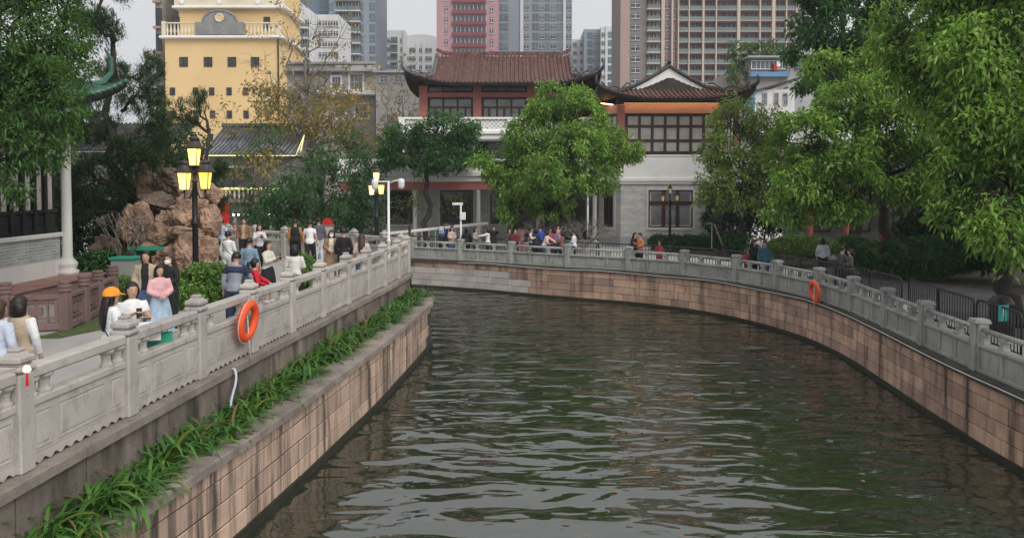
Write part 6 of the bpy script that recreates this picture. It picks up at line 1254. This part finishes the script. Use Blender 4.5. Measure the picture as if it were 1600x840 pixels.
# right bank
RB = [(690, 348, 'in blue jacket with pale backpack', (.06, .12, .4), K_, 180, 'stand', ('bag', 'bag'), 'short'), (697, 345, 'in dark jacket beside the blue jacket', K_, N_, 150, 'stand', ('down', 'down'), 'short'), (706, 354, 'in pinkish top and blue jeans', (.5, .36, .33), JEAN, 30, 'stand', ('clasp', 'clasp'), 'long'),
      (729, 358, 'in long black coat by the camera pole', K_, K_, 170, 'stand', ('down', 'down'), 'bob'), (743, 362, 'in grey top and black skirt', (.3, .25, .26), K_, 60, 'stand', ('clasp', 'clasp'), 'bob'), (762, 359, 'in white top stretching out an arm', (.7, .67, .62), K_, 265, 'stand', ('reach', 'reach'), 'bob'), (771, 353, 'in black clothes photographing, behind the stretched arm', K_, K_, 20, 'stand', ('up', 'up'), 'short'),
      (796, 357, 'seated in dark maroon, left of the pink top', (.1, .05, .05), K_, 10, 'stand', ('clasp', 'clasp'), 'bob'), (805, 358, 'seated in black and red beside the pink top', (.12, .02, .03), K_, 10, 'stand', ('clasp', 'clasp'), 'short'), (815, 350, 'in bright pink top and pink trousers', (.75, .35, .36), (.6, .32, .34), 175, 'stand', ('phone', 'phone'), 'bob'),
      (823, 374, 'squatting in beige beside the pink top', (.6, .42, .3), BEI, 100, 'squat', ('clasp', 'clasp'), 'bob'), (830, 357, 'in red and white top, left of the blue shirt', (.6, .5, .5), N_, 70, 'stand', ('phone', 'clasp'), 'short'), (837, 357, 'in navy suit, back turned', N_, K_, 175, 'stand', ('down', 'down'), 'bob'), (844, 353, 'in royal blue shirt among the crowd', (.04, .09, .4), K_, 185, 'stand', ('phone', 'down'), 'short'),
      (851, 361, 'bending in cream top and jeans', (.68, .58, .5), JEAN, 90, 'stand', ('clasp', 'reach'), 'bob'), (859, 357, 'in maroon top, middle of the crowd', (.28, .04, .07), K_, 20, 'stand', ('clasp', 'clasp'), 'short'), (866, 356, 'in purple-grey top, right of maroon', (.16, .13, .22), K_, 200, 'stand', ('clasp', 'bag'), 'bob'), (872, 352, 'in salmon top holding arms up at the back of the crowd', (.7, .36, .34), K_, 0, 'stand', ('up', 'up'), 'short'), (878, 361, 'in brown top at the right of the crowd', (.22, .1, .08), K_, 250, 'stand', ('phone', 'phone'), 'bob'),
      (897, 360, 'alone in white T-shirt and dark shorts', (.7, .71, .76), K_, 250, 'stand', ('clasp', 'clasp'), 'short'), (992, 372, 'in black beside the orange jacket', K_, K_, 30, 'stand', ('clasp', 'phone'), 'long'), (1000, 366, 'in orange-brown jacket by the pavilion', (.5, .2, .08), K_, 300, 'stand', ('phone', 'clasp'), 'short'), (1030, 377, 'small, in dark red by the hedge', (.38, .04, .05), (.3, .04, .05), 0, 'stand', ('down', 'down'), 'bob'),
      (1168, 394, 'small, in maroon and white by the barrier', (.4, .06, .08), (.3, .04, .06), 10, 'stand', ('clasp', 'down'), 'bob'), (1178, 383, 'in black beside the maroon child', K_, K_, 30, 'stand', ('clasp', 'down'), 'bob'), (1195, 381, 'in dark jacket with teal bag under the trees', (.03, .1, .14), N_, 340, 'stand', ('down', 'down'), 'short'), (1286, 372, 'in pale shirt near the gallery steps', (.5, .52, .58), K_, 160, 'stand', ('down', 'down'), 'bob')]
for px, py, nm, tc, bc, fc, lg, ar, hr in RB:
    hh = 1.25 if 'small' in nm else (1.02 if lg == 'squat' else 1.64); pos = clear(PP(px, py, hh, ZR))
    person(('person ' + nm + (' on the far promenade' if px < 930 and len(nm.split()) < 11 else '')), pos, fc, 1.64 if lg == 'squat' else hh, top=tc, bottom=('trousers', bc), near=False, legs=lg, arms=ar, hair=(hr, 'hair'), lean=.3 if 'bending' in nm else 0)
person('grey-shirted person leaning at the barrier under the right trees', clear(PP(1316, 386, 1.6, ZR)), 100, 1.62, top=(.08, .08, .09), bottom=('trousers', K_), near=False, arms=('phone', 'clasp'))
person('dark-haired person facing the grey shirt under the right trees', clear(PP(1329, 389, 1.58, ZR)), 260, 1.58, top=(.1, .095, .09), bottom=('trousers', K_), near=False, arms=('clasp', 'clasp'), hair=('long', 'hair'))
# bags and phones
q = PP(206, 442, 1.62); root = thing('paper_bag', 'white paper bag held by the phone user at the railing', 'bag', (q[0] + .33, q[1] - .25, .78)); b = MB(); b.box((0, 0, .17), (.36, .12, .26), R(25), bev=.004); b.build('bag_body', 'white_paint', root, local=True); b = MB(); b.tube([(-.1, -.04, .29), (-.08, -.03, .38), (.08, .03, .38), (.1, .04, .29)], .006, 5); b.build('handle', 'rope', root, local=True)
root = thing('shopping_bag', 'green shopping bag hanging under the white paper bag', 'bag', (q[0] + .42, q[1] - .05, .55)); b = MB(); b.box((0, 0, .17), (.34, .1, .36), R(25), bev=.01); b.build('bag_body', 'cabinet_green', root, local=True); b = MB(); b.tube([(-.1, -.04, .34), (-.06, -.03, .46), (.06, .03, .46), (.1, .04, .34)], .008, 5); b.build('handle', 'cabinet_green', root, local=True)
for (px, py, h, fc, lab) in ((206, 442, 1.62, 40, 'phone raised by the person in the white top at the railing'), (418, 377, 1.6, 75, 'phone held by the person in the cream cardigan'), (405, 351, 1.62, 30, 'phone held by the person in the pale jacket')):
    q = PP(px, py, h); a = R(fc); d = Vector((math.sin(a), -math.cos(a))); root = thing('phone', lab, 'phone', (q[0] + d.x * .37, q[1] + d.y * .37, 1.2 * h / 1.68)); b = MB(); b.box((0, 0, .06), (.075, .012, .15), a, bev=.003); b.build('case', 'black_metal', root, local=True); b = MB(); b.box((-d.x * .0075, -d.y * .0075, .06), (.066, .003, .135), a); b.build('screen', 'glass_dark', root, local=True)
q = PP(690, 348, 1.64, ZR); root = thing('backpack', 'pale backpack worn over the blue jacket on the far promenade', 'bag', (q[0], q[1] - .2, ZR + 1.0)); b = MB(); b.box((0, 0, .22), (.28, .16, .42), bev=.05); b.build('pack', 'pole_white', root, local=True); b = MB(); b.box((0, -.09, .14), (.2, .04, .2), bev=.015); b.build('pocket', 'cabinet_grey', root, local=True)
# turn the remeshed volumes into plain meshes
bpy.context.view_layer.update(); dg = bpy.context.evaluated_depsgraph_get()
for o, filt, extra in QUEUE:
    me = bpy.data.meshes.new_from_object(o.evaluated_get(dg))
    if filt or extra:
        bm = bmesh.new(); bm.from_mesh(me)
        if filt: bmesh.ops.delete(bm, geom=[f for f in bm.faces if filt(f.calc_center_median())], context='FACES')
        if extra is not None and extra.v:
            vs_ = [bm.verts.new(v) for v in extra.v]
            for f in extra.f:
                try: bm.faces.new([vs_[i] for i in f]).smooth = True
                except ValueError: pass
        bm.to_mesh(me); bm.free()
    if not me.materials: me.materials.append(o.data.materials[0])
    nm = o.data.name; o.modifiers.clear(); o.data = me; me.polygons.foreach_set('use_smooth', [True] * len(me.polygons))
# ================================================================ AIR
m = bpy.data.materials.new('haze_air'); m.use_nodes = True; t = m.node_tree; t.nodes.clear()
pv = t.nodes.new('ShaderNodeVolumePrincipled'); pv.inputs['Color'].default_value = (.9, .93, 1, 1); pv.inputs['Density'].default_value = .0006; pv.inputs['Anisotropy'].default_value = .2
mo = t.nodes.new('ShaderNodeOutputMaterial'); t.links.new(pv.outputs[0], mo.inputs['Volume']); MATS['haze_air'] = m
b = MB(); b.box((140, 420, 43), (1130, 970, 92.8)); struct(b.build('haze', 'haze_air'), 'stuff')
bpy.context.view_layer.update()
